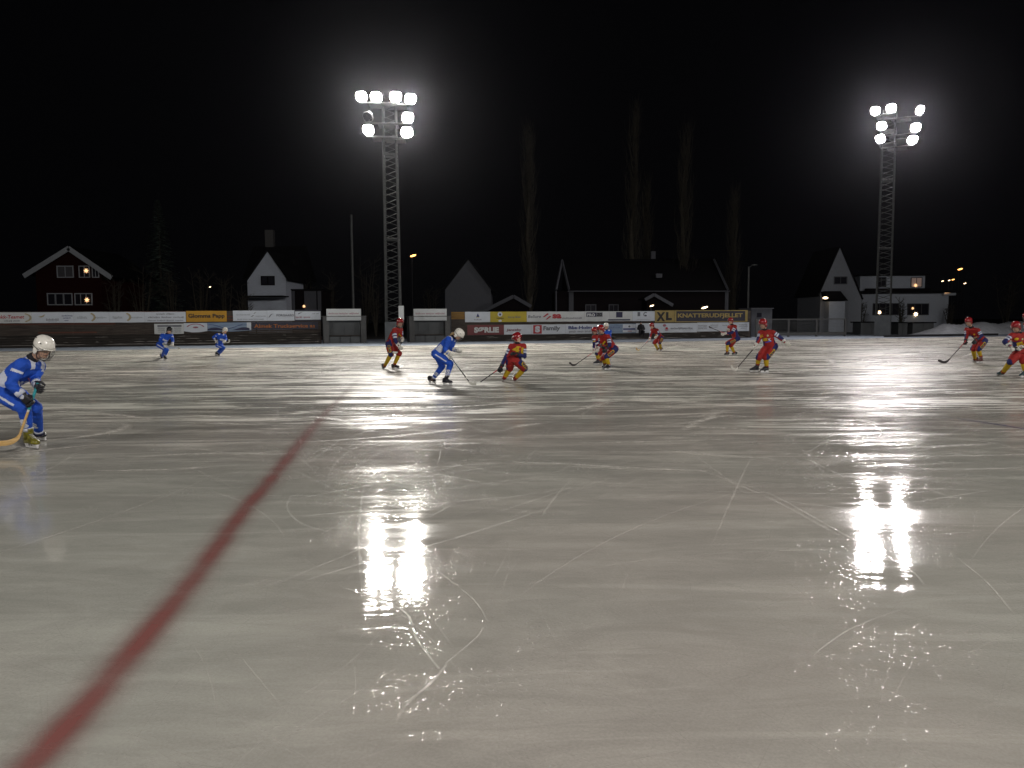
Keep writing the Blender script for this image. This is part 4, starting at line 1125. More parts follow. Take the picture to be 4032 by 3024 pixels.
# ------------------------------------------------------------------ air
mb = MB(); mb.box((0, 150, 24), 900, 520, 54)
hz = mb.build('haze', [])
mt, n, l = new_mat('thin_night_haze'); n.remove(n["Principled BSDF"])
pv = n.new("ShaderNodeVolumePrincipled"); pv.inputs["Density"].default_value = HAZE; pv.inputs["Color"].default_value = (0.86, 0.86, 0.98, 1); pv.inputs["Anisotropy"].default_value = 0.95
l.new(pv.outputs[0], n["Material Output"].inputs["Volume"]); hz.data.materials.append(mt)
struct(hz, 'stuff', 'thin cold night haze lit by the floodlights', 'haze')

# ------------------------------------------------------------------ people
M['skin'] = mat('skin', (0.50, 0.30, 0.21), 0.55, var=0.15, scale=14, bump=0.05)
M['eye'] = mat('eye_dark', (0.03, 0.02, 0.02), 0.3, bump=0)
M['lips'] = mat('lips', (0.34, 0.12, 0.10), 0.5, bump=0)
M['hair'] = mat('blond_hair', (0.34, 0.24, 0.12), 0.7, scale=30, var=.4)
M['hairdark'] = mat('dark_hair', (0.05, 0.035, 0.025), 0.7, scale=30, var=.4)
def cloth(name, c, r=0.75): return mat(name, c, r, var=0.22, scale=9, bump=0.9, bscale=5.5, spec=0.25)
M['kred'] = cloth('kit_red', (0.28, 0.018, 0.016)); M['knavy'] = cloth('kit_navy', (0.016, 0.02, 0.1)); M['kyellow'] = cloth('kit_yellow', (0.48, 0.32, 0.014))
M['kwhite'] = cloth('kit_white', (0.55, 0.58, 0.68)); M['kblue'] = cloth('kit_blue', (0.014, 0.075, 0.46)); M['kblack'] = cloth('kit_black', (0.012, 0.012, 0.016))
M['gwhite'] = mat('glove_white', (0.58, 0.57, 0.52), 0.6, var=.15); M['gblack'] = mat('glove_black', (0.014, 0.014, 0.018), 0.55)
M['hred'] = mat('helmet_red', (0.24, 0.010, 0.014), 0.16, var=.06, bump=0, spec=.6); M['hwhite'] = mat('helmet_white', (0.72, 0.70, 0.64), 0.18, var=.05, bump=0, spec=.6)
M['hblack'] = mat('helmet_black', (0.012, 0.012, 0.014), 0.15, var=.05, bump=0, spec=.6)
M['vent'] = mat('helmet_vent', (0.01, 0.01, 0.012), 0.6, bump=0)
M['cage'] = mat('face_cage_wire', (0.16, 0.17, 0.17), 0.4, metal=0.6, bump=0)
M['boot'] = mat('skate_boot', (0.012, 0.012, 0.02), 0.4, var=.3); M['bootteal'] = mat('skate_boot_teal', (0.02, 0.06, 0.07), 0.4, var=.4)
M['bootred'] = mat('skate_boot_red', (0.10, 0.02, 0.02), 0.4, var=.6); M['bootyellow'] = mat('skate_boot_yellow', (0.20, 0.18, 0.015), 0.4, var=.7, scale=20)
M['holder'] = mat('blade_holder', (0.60, 0.60, 0.60), 0.4, var=.1, bump=0); M['steel'] = mat('skate_steel', (0.6, 0.6, 0.6), 0.2, metal=1, bump=0, var=.1)
M['lace'] = mat('laces', (0.42, 0.42, 0.40), 0.8, bump=0)
M['scarbon'] = mat('stick_carbon', (0.025, 0.02, 0.022), 0.35, bump=0); M['sred'] = mat('stick_red', (0.42, 0.07, 0.08), 0.4, bump=0)
M['swood'] = mat('stick_wood', (0.52, 0.33, 0.12), 0.5, scale=8, stretch=(1, 1, 8)); M['steal'] = mat('stick_teal_tape', (0.02, 0.26, 0.30), 0.7, bump=.2)
M['sgrey'] = mat('stick_grey', (0.14, 0.17, 0.22), 0.4, bump=0); M['swhite'] = mat('stick_white', (0.58, 0.57, 0.52), 0.6)

def remesh(mb, name, mats, parent, voxel, base=None, smooth_it=4, folds=0.0):
    b = Vector(parent['_b']) if parent is not None else Vector(base)
    me = mb.mesh(name + '_src', [], b)
    ob = bpy.data.objects.new('tmp', me); COL.objects.link(ob)
    md = ob.modifiers.new('r', 'REMESH'); md.mode = 'VOXEL'; md.voxel_size = voxel; md.use_smooth_shade = True
    ms = ob.modifiers.new('s', 'SMOOTH'); ms.iterations = smooth_it; ms.factor = 0.5
    dg = bpy.context.evaluated_depsgraph_get()
    nm = bpy.data.meshes.new_from_object(ob.evaluated_get(dg), depsgraph=dg)
    bpy.data.objects.remove(ob); bpy.data.meshes.remove(me)
    if folds:
        nv = len(nm.vertices); co = np.empty(nv * 3); nm.vertices.foreach_get('co', co); co = co.reshape(-1, 3)
        no = np.array([v.normal[:] for v in nm.vertices]); sd_ = (b.x * 3.1 + b.y) % 50
        am = np.array([1 - abs(noise.noise(Vector((p[0] * 8 + sd_, p[1] * 8, p[2] * 13)))) * 2.6 + .5 * noise.noise(Vector((p[0] * 19, p[1] * 19 + sd_, p[2] * 25))) for p in co])
        co = co + no * (am * folds)[:, None]; nm.vertices.foreach_set('co', co.ravel()); nm.update()
    nm.name = name; nm.materials.clear()
    for mt in mats: nm.materials.append(mt)
    nm.shade_smooth()
    o = bpy.data.objects.new(name, nm); COL.objects.link(o); o['_b'] = tuple(b)
    if parent is not None: o.parent = parent
    else: o.location = b
    return o
def paint(o, fn):
    me = o.data; b = Vector(o['_b']); n = len(me.polygons)
    c = np.empty(n * 3); me.polygons.foreach_get('center', c); c = c.reshape(-1, 3) + np.array(b)
    me.polygons.foreach_set('material_index', fn(c).astype(np.int32)); me.update()
def seg(c, a, b):
    a, b = np.array(a), np.array(b); d = b - a; t = ((c - a) @ d) / (d @ d); q = c - (a + np.clip(t, 0, 1)[:, None] * d)
    return t, np.linalg.norm(q, axis=1), c - (a + t[:, None] * d)
def bvh_of(o):
    b = Vector(o['_b']); me = o.data
    return BVHTree.FromPolygons([v.co + b for v in me.vertices], [tuple(p.vertices) for p in me.polygons])
def decal(o, geo, c, right, up, nrm, w, h, mt, name='lettering', lift=0.006, parent=None, cut=5):
    """flat artwork laid onto the cloth surface of o"""
    bv = bvh_of(o); vs, fs = geo
    bm = bmesh.new(); bvv = [bm.verts.new((u - .5, v - .5, 0)) for u, v in vs]
    for f in fs:
        try: bm.faces.new([bvv[i] for i in f])
        except ValueError: pass
    bmesh.ops.triangulate(bm, faces=bm.faces)
    bmesh.ops.subdivide_edges(bm, edges=bm.edges, cuts=2 if len(fs) > 4 else cut, use_grid_fill=True)
    mb = MB(); bm.verts.index_update()
    right, up, nrm = right.normalized(), up.normalized(), nrm.normalized()
    for v in bm.verts:
        p = c + right * (v.co.x * w) + up * (v.co.y * h)
        hit = bv.ray_cast(p + nrm * .30, -nrm, .6)
        if hit[0] is None: hit = bv.find_nearest(p)
        q, nn = hit[0], hit[1]
        mb.v.append(q + (nn if nn.dot(nrm) > 0 else nrm) * lift)
    mb.f = [tuple(v.index for v in f.verts) for f in bm.faces]; mb.m = [0] * len(mb.f); bm.free()
    me = mb.mesh(name, [mt], Vector(o['_b'])); ob = bpy.data.objects.new(name, me); COL.objects.link(ob); ob['_b'] = o['_b']; ob.parent = parent or o
    return ob

def ell_ring(c, a, b, ra, rb, n=16, e=1.0):
    out = []
    for k in range(n):
        t = 2 * math.pi * k / n; ct, st = math.cos(t), math.sin(t)
        out.append(c + a * (ra * math.copysign(abs(ct) ** e, ct)) + b * (rb * math.copysign(abs(st) ** e, st)))
    return out
def limb(mb, pts, rad, sub=5):
    """tapered limb through joints with rounded ends; pts/rad per joint, smooth radius between"""
    P_, R_ = [], []
    for i in range(len(pts) - 1):
        for k in range(sub):
            t = k / sub; P_.append(pts[i].lerp(pts[i + 1], t)); R_.append(rad[i] * (1 - t) + rad[i + 1] * t)
    P_.append(pts[-1]); R_.append(rad[-1])
    mb.tube(P_, R_, 12)
    for p, r in zip(pts, rad): mb.ball(p, r, r, r, nu=12, nv=8)

def glove(parent, wrist, hand, grip, mt, cuffm, s=1.0, curl=1.0, side=1):
    """hand in a glove: palm, four fingers of different length closed round the stick direction `grip`, thumb from the side"""
    f = (hand - wrist); f = f.normalized() if f.length > 1e-4 else Vector((0, 0, -1))
    g = grip - f * grip.dot(f); g = g.normalized() if g.length > 1e-3 else f.orthogonal().normalized()
    n_ = f.cross(g) * side                                # palm looks along n_
    mb = MB()
    rings = []
    for t, wa, wb in ((-.055, .036, .034), (-.02, .043, .034), (.0, .040, .028), (.03, .046, .027), (.065, .049, .026), (.088, .044, .020)):
        rings.append(ell_ring(wrist + f * (t * s), g, n_, wa * s, wb * s, 12, .8))
    mb.loft(rings)
    L = [.070, .080, .074, .058]; ang0 = .5 * curl
    for i in range(4):
        b = wrist + f * (.082 * s) + g * ((i - 1.5) * .023 * s)
        pts = [b]; a = ang0
        for k in range(3):
            pts.append(pts[-1] + (f * math.cos(a) + n_ * math.sin(a)) * (L[i] * (.42, .33, .25)[k] * s)); a += .95 * curl
        mb.tube(pts, [.0135 * s, .013 * s, .012 * s, .009 * s], 8); mb.ball(pts[-1], .009 * s, .009 * s, .009 * s, nu=8, nv=6)
    b = wrist + f * (.025 * s) - g * (.040 * s)
    pts = [b, b + (f * .6 - g * .55 + n_ * .4).normalized() * .034 * s]; pts.append(pts[-1] + (f * .8 + n_ * .7 * curl + g * .1).normalized() * .030 * s); pts.append(pts[-1] + (f * .5 + n_ * .8 * curl + g * .5).normalized() * .022 * s)
    mb.tube(pts, [.017 * s, .015 * s, .013 * s, .010 * s], 8); mb.ball(pts[-1], .010 * s, .010 * s, .010 * s, nu=8, nv=6)
    go = mb.build('glove', mt, parent, smooth=True)
    mb = MB(); mb.loft([ell_ring(wrist + f * (t * s), g, n_, w * s, w * .95 * s, 12) for t, w in ((-.075, .046), (-.05, .050), (-.022, .047))]); mb.build('cuff', cuffm, go, smooth=True)
    return go

def skate(parent, ank, heel, toe, bm_, s=1.0):
    """boot with cuff, laces, holder and blade; heel and toe are the blade contact points"""
    f = (toe - heel); L = f.length; f.normalize(); L = min(max(L, .24 * s), .30 * s)
    u = (ank - heel); u = (u - f * u.dot(f)); u = u.normalized() if u.length > 1e-3 else Z.copy()
    if u.dot(Z) < 0: u = -u
    u = (u * .45 + Z * .55).normalized(); u = (u - f * u.dot(f)).normalized()
    sd = f.cross(u).normalized()
    mb = MB(); rings = []
    so = .062 * s
    top = [(0.00, .100, .030), (.05, .115, .038), (.10, .118, .040), (.17, .085, .041), (.22, .060, .044), (.27, .050, .040), (.295, .038, .022)]
    for (x, hh, w) in top:
        x = x * L / .30; c = heel + f * x + u * (so + hh * s / 2)
        rings.append([c + sd * (w * s * .9 * a) + u * (hh * s / 2 * b_) for a, b_ in ((-1, -.9), (-.6, -1), (.6, -1), (1, -.9), (1, 0), (.75, .75), (0, 1), (-.75, .75), (-1, 0))])
    mb.loft(rings)
    q0 = heel + f * (.055 * s); ud = (ank - q0).normalized()
    c0 = q0 + u * (so + .045 * s); c1 = q0 + ud * .205 * s
    mb.loft([ell_ring(c0.lerp(c1, t), f, sd, r * 1.12 * s, r * s, 12) for t, r in ((0, .046), (.5, .046), (1.0, .050), (1.35, .052))])
    sk = mb.build('skate', bm_, parent, smooth=True)
    mb = MB()
    for k in range(5):
        x = .125 + k * .022; c = heel + f * (x * L / .30) + u * (so + (.118 - .0 - k * .012) * s - .004)
        mb.tube([c - sd * .022 * s, c + u * .006, c + sd * .022 * s], .0035 * s, 4)
    mb.build('laces', M['lace'], sk)
    mb = MB()
    for xa, xb in ((.01, .09), (.19, .28)):
        a, b = heel + f * (xa * L / .3), heel + f * (xb * L / .3)
        mb.hexa([a + u * .022 - sd * .006, b + u * .022 - sd * .006, b + u * .022 + sd * .006, a + u * .022 + sd * .006, a - f * .006 + u * so * 1.02 - sd * .024, b + f * .006 + u * so * 1.02 - sd * .024, b + f * .006 + u * so * 1.02 + sd * .024, a - f * .006 + u * so * 1.02 + sd * .024])
    a, b = heel + f * .0, heel + f * (.29 * L / .3)
    mb.hexa([a + u * .018 - sd * .007, b + u * .018 - sd * .007, b + u * .018 + sd * .007, a + u * .018 + sd * .007, a + u * .034 - sd * .009, b + u * .034 - sd * .009, b + u * .034 + sd * .009, a + u * .034 + sd * .009])
    mb.build('blade_holder', M['holder'], sk)
    mb = MB(); a, b = heel - f * .012, heel + f * (.30 * L / .3)
    mb.hexa([a - sd * .002, b - sd * .002, b + sd * .002, a + sd * .002, a - f * .006 + u * .02 - sd * .002, b + f * .008 + u * .02 - sd * .002, b + f * .008 + u * .02 + sd * .002, a - f * .006 + u * .02 + sd * .002])
    mb.build('blade', M['steel'], sk)

def person(sp):
    J = {}
    team = sp['team']
    H1, T1, H2, T2 = sp['f1'][0], sp['f1'][1], sp['f2'][0], sp['f2'][1]
    def foot(p): return G(p[0], p[1], p[2] if len(p) > 2 else 0.0)
    feet = [[foot(H1), foot(T1)], [foot(H2), foot(T2)]]
    # keep each boot a real length: aim from heel to toe, limited
    for ft in feet:
        if len(sp.get('yaw', ())) == 0:
            d = ft[1] - ft[0]; dz = d.z; dd = Vector((d.x, d.y, 0)); L = dd.length
            if L > .30: ft[1] = ft[0] + dd * (.29 / L) + Z * dz
            elif L < .22: ft[1] = ft[0] + dd * (.24 / max(L, .01)) + Z * dz
    Y0 = sp.get('Y', (feet[0][0].y + feet[1][0].y) / 2)
    for k, v in sp['J'].items(): J[k] = P(v[0], v[1], Y0 + (v[2] if len(v) > 2 else 0))
    s = sp.get('s', 1.0)
    for i in '12':
        hl, to = feet[int(i) - 1]; q = hl + (to - hl).normalized() * .06 * s; v = J['an' + i] - q
        if v.z < .05: v = Vector((v.x * .3, v.y * .3, .15))
        J['an' + i] = q + v.normalized() * .205 * s
    base = Vector(((feet[0][0].x + feet[1][0].x) / 2, Y0, 0))
    hd, nk, pel = J['head'], J['neck'], J['pelvis']
    lookd = Vector(sp['look']).normalized()
    shm = (J['sh1'] + J['sh2']) / 2
    sa = (J['sh2'] - J['sh1']); sw = sa.length; sa.normalize()
    if sw < .30 * s or sw > .46 * s:
        J['sh1'], J['sh2'] = shm - sa * .185 * s, shm + sa * .185 * s
    spine = (shm - pel).normalized()
    hipa = (sa * .7 + Vector(sp.get('hip', tuple(sa)))).normalized(); hipa = (hipa - spine * hipa.dot(spine)).normalized()
    J['hip1'], J['hip2'] = pel - hipa * .10 * s - spine * .03, pel + hipa * .10 * s - spine * .03
    fwd_t = sa.cross(spine).normalized()
    chestf = fwd_t if fwd_t.dot(lookd) > -0.2 or sp.get('back') else -fwd_t
    if sp.get('front'): chestf = Vector(sp['front']).normalized(); chestf = (chestf - spine * chestf.dot(spine)).normalized()
    blue = team == 'blue'
    # ---- body (one continuous surface: head with face, neck, trunk, arms, hands, legs)
    hf = lookd; hu = Z - hf * hf.z; hu = (hu.normalized() + (hd - nk).normalized() * .35).normalized(); hf = (hf - hu * hf.dot(hu)).normalized(); hr = hf.cross(hu).normalized()
    mb = MB(); R = .098 * s
    prof = [(-.118, .030, .035, .045), (-.105, .048, .052, .030), (-.075, .062, .068, .012), (-.04, .070, .080, .004), (0, .074, .092, 0), (.04, .076, .096, -.004), (.075, .068, .086, -.006), (.10, .048, .062, -.006), (.115, .02, .028, -.004)]
    mb.loft([ell_ring(hd + hu * (z * s) + hf * (o_ * s), hr, hf, a * s, b_ * s, 14) for z, a, b_, o_ in prof])
    mb.loft([ell_ring(hd + hu * (z * s) + hf * (x * s), hr, hf, a * s, b_ * s, 8) for z, x, a, b_ in ((.012, .088, .008, .008), (-.012, .096, .011, .014), (-.030, .094, .015, .016), (-.038, .086, .012, .010))])
    for q in (-1, 1): mb.ball(hd + hr * q * .073 * s - hf * .005, .010 * s, .018 * s, .028 * s, (hr, hf, hu), nu=8, nv=6)
    mb.ball(hd + hf * .088 * s - hu * .062 * s, .022 * s, .010 * s, .010 * s, (hr, hf, hu), nu=8, nv=6)
    limb(mb, [hd - hu * .07 * s - hf * .01, nk], [.052 * s, .056 * s], 3)
    tb = lambda c, wa, wb, a: ell_ring(c, a, sa.cross(spine).normalized(), wa * s, wb * s, 16, .85)
    mb.loft([tb(pel - spine * .08 * s, .13, .09, hipa), tb(pel, .155, .105, hipa), tb(pel.lerp(shm, .45), .13, .095, sa), tb(pel.lerp(shm, .8), .155, .105, sa), tb(shm, .13, .08, sa), tb(shm.lerp(nk, .5), .07, .06, sa)])
    for i in '12':
        limb(mb, [J['sh' + i], J['el' + i], J['ha' + i]], [.052 * s, .042 * s, .030 * s])
        ft = feet[int(i) - 1]; up = Z
        kn = J['kn' + i]; hp = J['hip' + i]
        an = J['an' + i]
        limb(mb, [hp, kn, an], [.085 * s, .056 * s, .036 * s])
        mb.ball(J['ha' + i] + (J['ha' + i] - J['el' + i]).normalized() * .03, .035 * s, .03 * s, .035 * s)
    body = remesh(mb, 'person', [M['skin'], M['eye'], M['lips']], None, .0125 * max(s, .8), base, 2)
    tag(body, sp['label'], 'person', 'players on the ice' if team != 'black' else None)
    fc = np.array(hd); hrn, hun, hfn = (np.array(v) for v in (hr, hu, hf))
    def pf(c):
        d = (c - fc) / s; x, z, y = d @ hrn, d @ hun, d @ hfn; r = np.zeros(len(c))
        r[(y > .05) & (np.abs(np.abs(x) - .030) < .013) & (np.abs(z - .008) < .008)] = 1
        r[(y > .05) & (np.abs(x) < .024) & (np.abs(z + .060) < .007)] = 2
        return r
    paint(body, pf)
    # ---- jersey
    if team == 'black':
        jm = [M['kblack']] * 4
    else: jm = [M['kblue'], M['kwhite'], M['kwhite'], M['kwhite']] if blue else [M['kred'], M['knavy'], M['kwhite'], M['kyellow']]
    mb = MB(); tc = lambda c, wa, wb, a: ell_ring(c, a, sa.cross(spine).normalized(), wa * s, wb * s, 18, .82)
    mb.loft([tc(pel - spine * .03 * s, .172, .128, hipa), tc(pel + spine * .04 * s, .172, .128, hipa), tc(pel.lerp(shm, .45), .158, .122, sa), tc(pel.lerp(shm, .8), .182, .130, sa), tc(shm - spine * .01, .165, .105, sa), tc(shm.lerp(nk, .55), .085, .075, sa), tc(shm.lerp(nk, .85), .066, .066, sa)])
    for i in '12':
        wr = J['ha' + i].lerp(J['el' + i], .16)
        limb(mb, [J['sh' + i], J['el' + i], wr], [.078 * s, .060 * s, .045 * s])
        limb(mb, [J['sh' + i], shm], [.078 * s, .09 * s], 3)
    jer = remesh(mb, 'jersey', jm, body, sp.get('vox', .0125), None, 3, .008)
    sh = {i: J['sh' + i] for i in '12'}
    sgn = {'1': -1, '2': 1}
    def jf(c):
        r = np.zeros(len(c)); tt, td, _ = seg(c, pel, shm)
        dist = {}
        for i in '12':
            t1, d1, q1 = seg(c, sh[i], J['el' + i]); t2, d2, q2 = seg(c, J['el' + i], J['ha' + i])
            dist[i] = (t1, d1, q1, t2, d2, q2)
        sav = np.array(sa); lat = (c - np.array(pel)) @ sav
        for i in '12':
            t1, d1, q1, t2, d2, q2 = dist[i]
            out = sav * sgn[i]
            upper = (d1 < .10 * s) & (d1 < td - .02) & (t1 > .12)
            lower = (d2 < .085 * s) & (d2 < td) & (t2 > 0.02)
            o1 = (q1 @ out) > -.012 * s; 
            el_out = np.array((J['el' + i] - shm).normalized()); o2 = (q2 @ el_out) > -.005
            if blue:
                r[upper & (t1 > .30) & (t1 < .52) & o1 & ((c @ np.array([3.1, 2.2, 9])) % 1 < .35)] = 1
                r[lower & (t2 > .80)] = 1
            else:
                r[upper & o1 & (t1 > .30)] = 1
                r[upper & (((t1 > .36) & (t1 < .50)) | ((t1 > .60) & (t1 < .76)))] = 2
                r[upper & ~o1 & (t1 > .30)] = 0
                r[lower & o2 & (t2 < .85)] = 1
        torso = (td > .115 * s) | (np.abs(lat) > .115 * s)
        arms = np.minimum(np.minimum(dist['1'][1], dist['1'][4]), np.minimum(dist['2'][1], dist['2'][4])) < .085 * s
        side_ = (np.abs(lat) > .125 * s) & ~arms & (tt < .72)
        if blue:
            r[side_ & (tt < .50) & (tt > .05)] = 1
            # white shoulder yoke
            r[(tt > .86) & (np.abs(lat) > .06 * s) & (np.abs(lat) < .135 * s) & (((c - np.array(shm)) @ np.cross(sav, np.array(spine))) > -.08) & (((c - np.array(shm)) @ np.array(spine)) > .03)] = 1
        else: r[side_] = 1
        return r
    if team != 'black': paint(jer, jf)
    # collar
    mb = MB(); mb.loft([ell_ring(nk.lerp(hd, t), sa, sa.cross(spine).normalized(), r_ * s, r_ * s, 12) for t, r_ in ((-.12, .076), (.08, .070), (.24, .062))]); mb.build('neck_warmer', M['kblack'], body, smooth=True)
    # ---- trousers and socks
    tm = [M['kblack']] * 3 if team == 'black' else ([M['kblue'], M['kwhite'], M['kwhite']] if blue else [M['kred'], M['knavy'], M['kyellow']])
    mb = MB(); mb.loft([tc(pel + spine * .06 * s, .160, .118, hipa), tc(pel, .178, .134, hipa), tc(pel - spine * .07 * s, .160, .125, hipa)])
    for i in '12':
        kn, an = J['kn' + i], J['an' + i]
        end = kn.lerp(an, .03 if not blue else .25)
        limb(mb, [J['hip' + i], J['hip' + i].lerp(kn, .5), kn, end], [.116 * s, .100 * s, .080 * s, .072 * s] if blue else [.120 * s, .113 * s, .094 * s, .084 * s], 4)
    tr = remesh(mb, 'trousers', tm, body, sp.get('vox', .0125), None, 3, .008)
    def tf(c):
        r = np.zeros(len(c))
        for i in '12':
            t1, d1, q1 = seg(c, J['hip' + i], J['kn' + i]); t2, d2, q2 = seg(c, J['kn' + i], J['an' + i])
            out = np.array(hipa) * sgn[i]
            if blue:
                axn = np.array((J['kn' + i] - J['hip' + i]).normalized()); w_ = np.cross(axn, out)
                r[(d1 < .14 * s) & ((q1 @ out) > .03 * s) & (np.abs(q1 @ w_) < .015 * s) & (t1 > .05) & (t1 < .8)] = 1
            else:
                k = (d1 < .13 * s) & ((q1 @ out) > .052 * s) & (t1 > -.2); r[k] = 1
                r[k & (t1 > .34) & (t1 < .80)] = 0
                k2 = (t1 > .8) & ((q2 @ out) > .03 * s) & (d1 < .15 * s); r[k2] = 1
        return r
    if team != 'black': paint(tr, tf)
    for i in '12':
        kn, an = J['kn' + i], J['an' + i]; mb = MB()
        a = kn.lerp(an, .04); P_ = [a.lerp(an, t) for t in (0, .22, .45, .68, .90)]
        mb.tube(P_, [.070 * s, .073 * s, .068 * s, .058 * s, .052 * s], 14)
        smt = M['kblack'] if team == 'black' else (M['kblue'] if blue else M['kyellow'])
        so = mb.build('sock', smt, body, smooth=True)
        mb = MB(); q = kn.lerp(an, .82); d_ = (an - kn).normalized()
        mb.tube([q - d_ * .022, q + d_ * .03], [.057 * s, .055 * s], 14); mb.build('sock_band', M['kwhite'] if blue else M['kblack' if team == 'black' else 'kred'], so, smooth=True)
        if blue and sp.get('sockS'):
            fc_ = Vector((0, -1, 0)); up_ = (kn - an).normalized(); rt = up_.cross(-fc_).normalized(); rt = rt if rt.x > 0 else -rt
            decal(so, T("S", .06), kn.lerp(an, .58), rt, up_, fc_, .09 * s, .12 * s, M['kwhite'], 'lettering', .008)
        mb = MB(); hl, to = feet[int(i) - 1]
        bmx = M[sp.get('boot', 'boot') if not isinstance(sp.get('boot'), tuple) else sp['boot'][int(i) - 1]]
        skate(body, an, hl, to, bmx, s * 1.1)
    # ---- helmet and cage
    hm = M[sp['helmet']]; s_keep = s; s = s * 1.10
    mb = MB(); hp_ = [(-.035, .088, .108), (-.01, .096, .117), (.03, .101, .123), (.07, .098, .120), (.105, .084, .104), (.130, .058, .074), (.142, .025, .034)]
    rings = []
    for z, a, b_ in hp_:
        rg = ell_ring(hd + hu * (z * s) - hf * .008 * s, hr, hf, a * s, b_ * s, 20)
        if z < 0:   # brow line higher in front than over the ears
            rg = [p + hu * (max(0, (p - hd).normalized().dot(hf)) ** 1.5 * (.055 if z < -.02 else .035) * s) for p in rg]
        rings.append(rg)
    mb.loft(rings, cap=False); n0 = len(mb.v); mb.f.append(tuple(n0 - 20 + k for k in range(20))); mb.m.append(0)
    for q in (-1, 1): mb.ball(hd + hr * q * .088 * s - hu * .035 * s - hf * .01 * s, .012 * s, .036 * s, .045 * s, (hr, hf, hu), nu=10, nv=7)
    mb.tube([hd + hr * x * s + hf * y * s + hu * .028 * s for x, y in ((-.095, .045), (-.06, .105), (0, .128), (.06, .105), (.095, .045))], .007 * s, 6)
    ho = mb.build('helmet', hm, body, smooth=True)
    mb = MB()
    for q in (-1, 1):
        for k in range(3):
            c = hd + hu * (.075 + .012 * k) * s + hf * (.045 - .055 * k) * s + hr * q * (.087 - .006 * k) * s
            mb.ball(c, .006 * s, .017 * s, .005 * s, (hr, hf, hu), nu=8, nv=5)
        mb.tube([hd + hr * q * .098 * s + hf * .06 * s + hu * .0 * s, hd + hr * q * .101 * s - hf * .03 * s + hu * .012 * s, hd + hr * q * .075 * s - hf * .10 * s + hu * .02 * s], .004 * s, 4)
    mb.build('vent', M['vent'], ho)
    if sp.get('stripe'):
        mb = MB()
        for q in (-1, 1): mb.ball(hd + hu * .06 * s + hr * q * .094 * s + hf * .02 * s, .006 * s, .05 * s, .012 * s, (hr, hf, hu), nu=10, nv=5)
        mb.build('helmet_stripe', M['hwhite'], ho)
    mb = MB()
    def cg(x, z):  # wire cage surface in front of the face
        y = .126 - 6.0 * x * x - max(0, -z - .04) * .42
        return hd + hr * (x * s) + hu * (z * s) + hf * (y * s)
    for k in range(-4, 5):
        x = k * .019; mb.tube([cg(x, z * .02) for z in range(2, -8, -1)], .0016 * s, 4)
    for z in (.03, -.005, -.04, -.075, -.11, -.135):
        mb.tube([cg(x * .0192, z) for x in range(-4, 5)], .0018 * s, 4)
    if sp.get('cage', True): mb.build('face_cage', M['cage'], ho)
    mb = MB(); mb.tube([hd + hr * q_[0] * s + hf * q_[1] * s + hu * q_[2] * s for q_ in ((-.085, .0, -.03), (-.07, .04, -.11), (0, .07, -.132), (.07, .04, -.11), (.085, .0, -.03))], .006 * s, 5); mb.build('chin_strap', M['kblack'], ho)
    if sp.get('hair'):
        mb = MB(); c = hd - hf * .10 * s - hu * .05 * s; mb.tube([c, c - hf * .03 * s - hu * .05 * s, c - hf * .035 * s - hu * .13 * s], [.030 * s, .034 * s, .016 * s], 10); mb.build('hair', M[sp['hair']], body, smooth=True)
    s = s_keep
    # ---- gloves
    gm = M[sp.get('glove', 'gwhite')]
    for i in '12':
        gd = Vector(sp.get('grip' + i, (0.3, 0, -1))).normalized()
        d_ = (J['ha' + i] - J['el' + i]).normalized()
        glove(body, J['ha' + i] - d_ * .03, J['ha' + i], gd, gm, M['kwhite'] if sp.get('glove') == 'gblack' and blue else gm, s * 1.2, sp.get('curl' + i, 1.0), -1 if i == '1' else 1)
    # ---- prints
    fcam = Vector((0, -1, 0)); up_ = spine
    if sp.get('prints'):
        for (kind, txt, along, lat, w, h, mt, *side) in sp['prints']:
            tgt = jer; c = pel.lerp(shm, along) + sa * (lat * s)
            nrm = (chestf if kind == 'chest' else -chestf)
            u = spine; rt = u.cross(nrm).normalized()
            g = RECT if txt is None else (ell(14) if txt == 'o' else T(txt, .05))
            decal(tgt, g, c, rt, u, nrm, w * s, h * s, M[mt], 'number' if txt and txt.isdigit() else 'print', .007)
    if team == 'red':
        for i in sp.get('roa', ''):
            a, b_ = J['hip' + i], J['kn' + i]; out = hipa * sgn[i]; ax = (b_ - a).normalized(); nrm = (out - ax * out.dot(ax)).normalized()
            nrm = (nrm + fcam * .5).normalized(); nrm = (nrm - ax * nrm.dot(ax)).normalized()
            rt = ax if i == '1' else -ax
            u = nrm.cross(rt); u = u if True else -u
            c = a.lerp(b_, .56)
            decal(tr, RECT, c, rt, u, nrm, .24 * s, .085 * s, M['kyellow'], 'print_patch', .005)
            decal(tr, T("ROA", .06), c, rt, u, nrm, .21 * s, .062 * s, M['knavy'], 'lettering', .010)
    return body

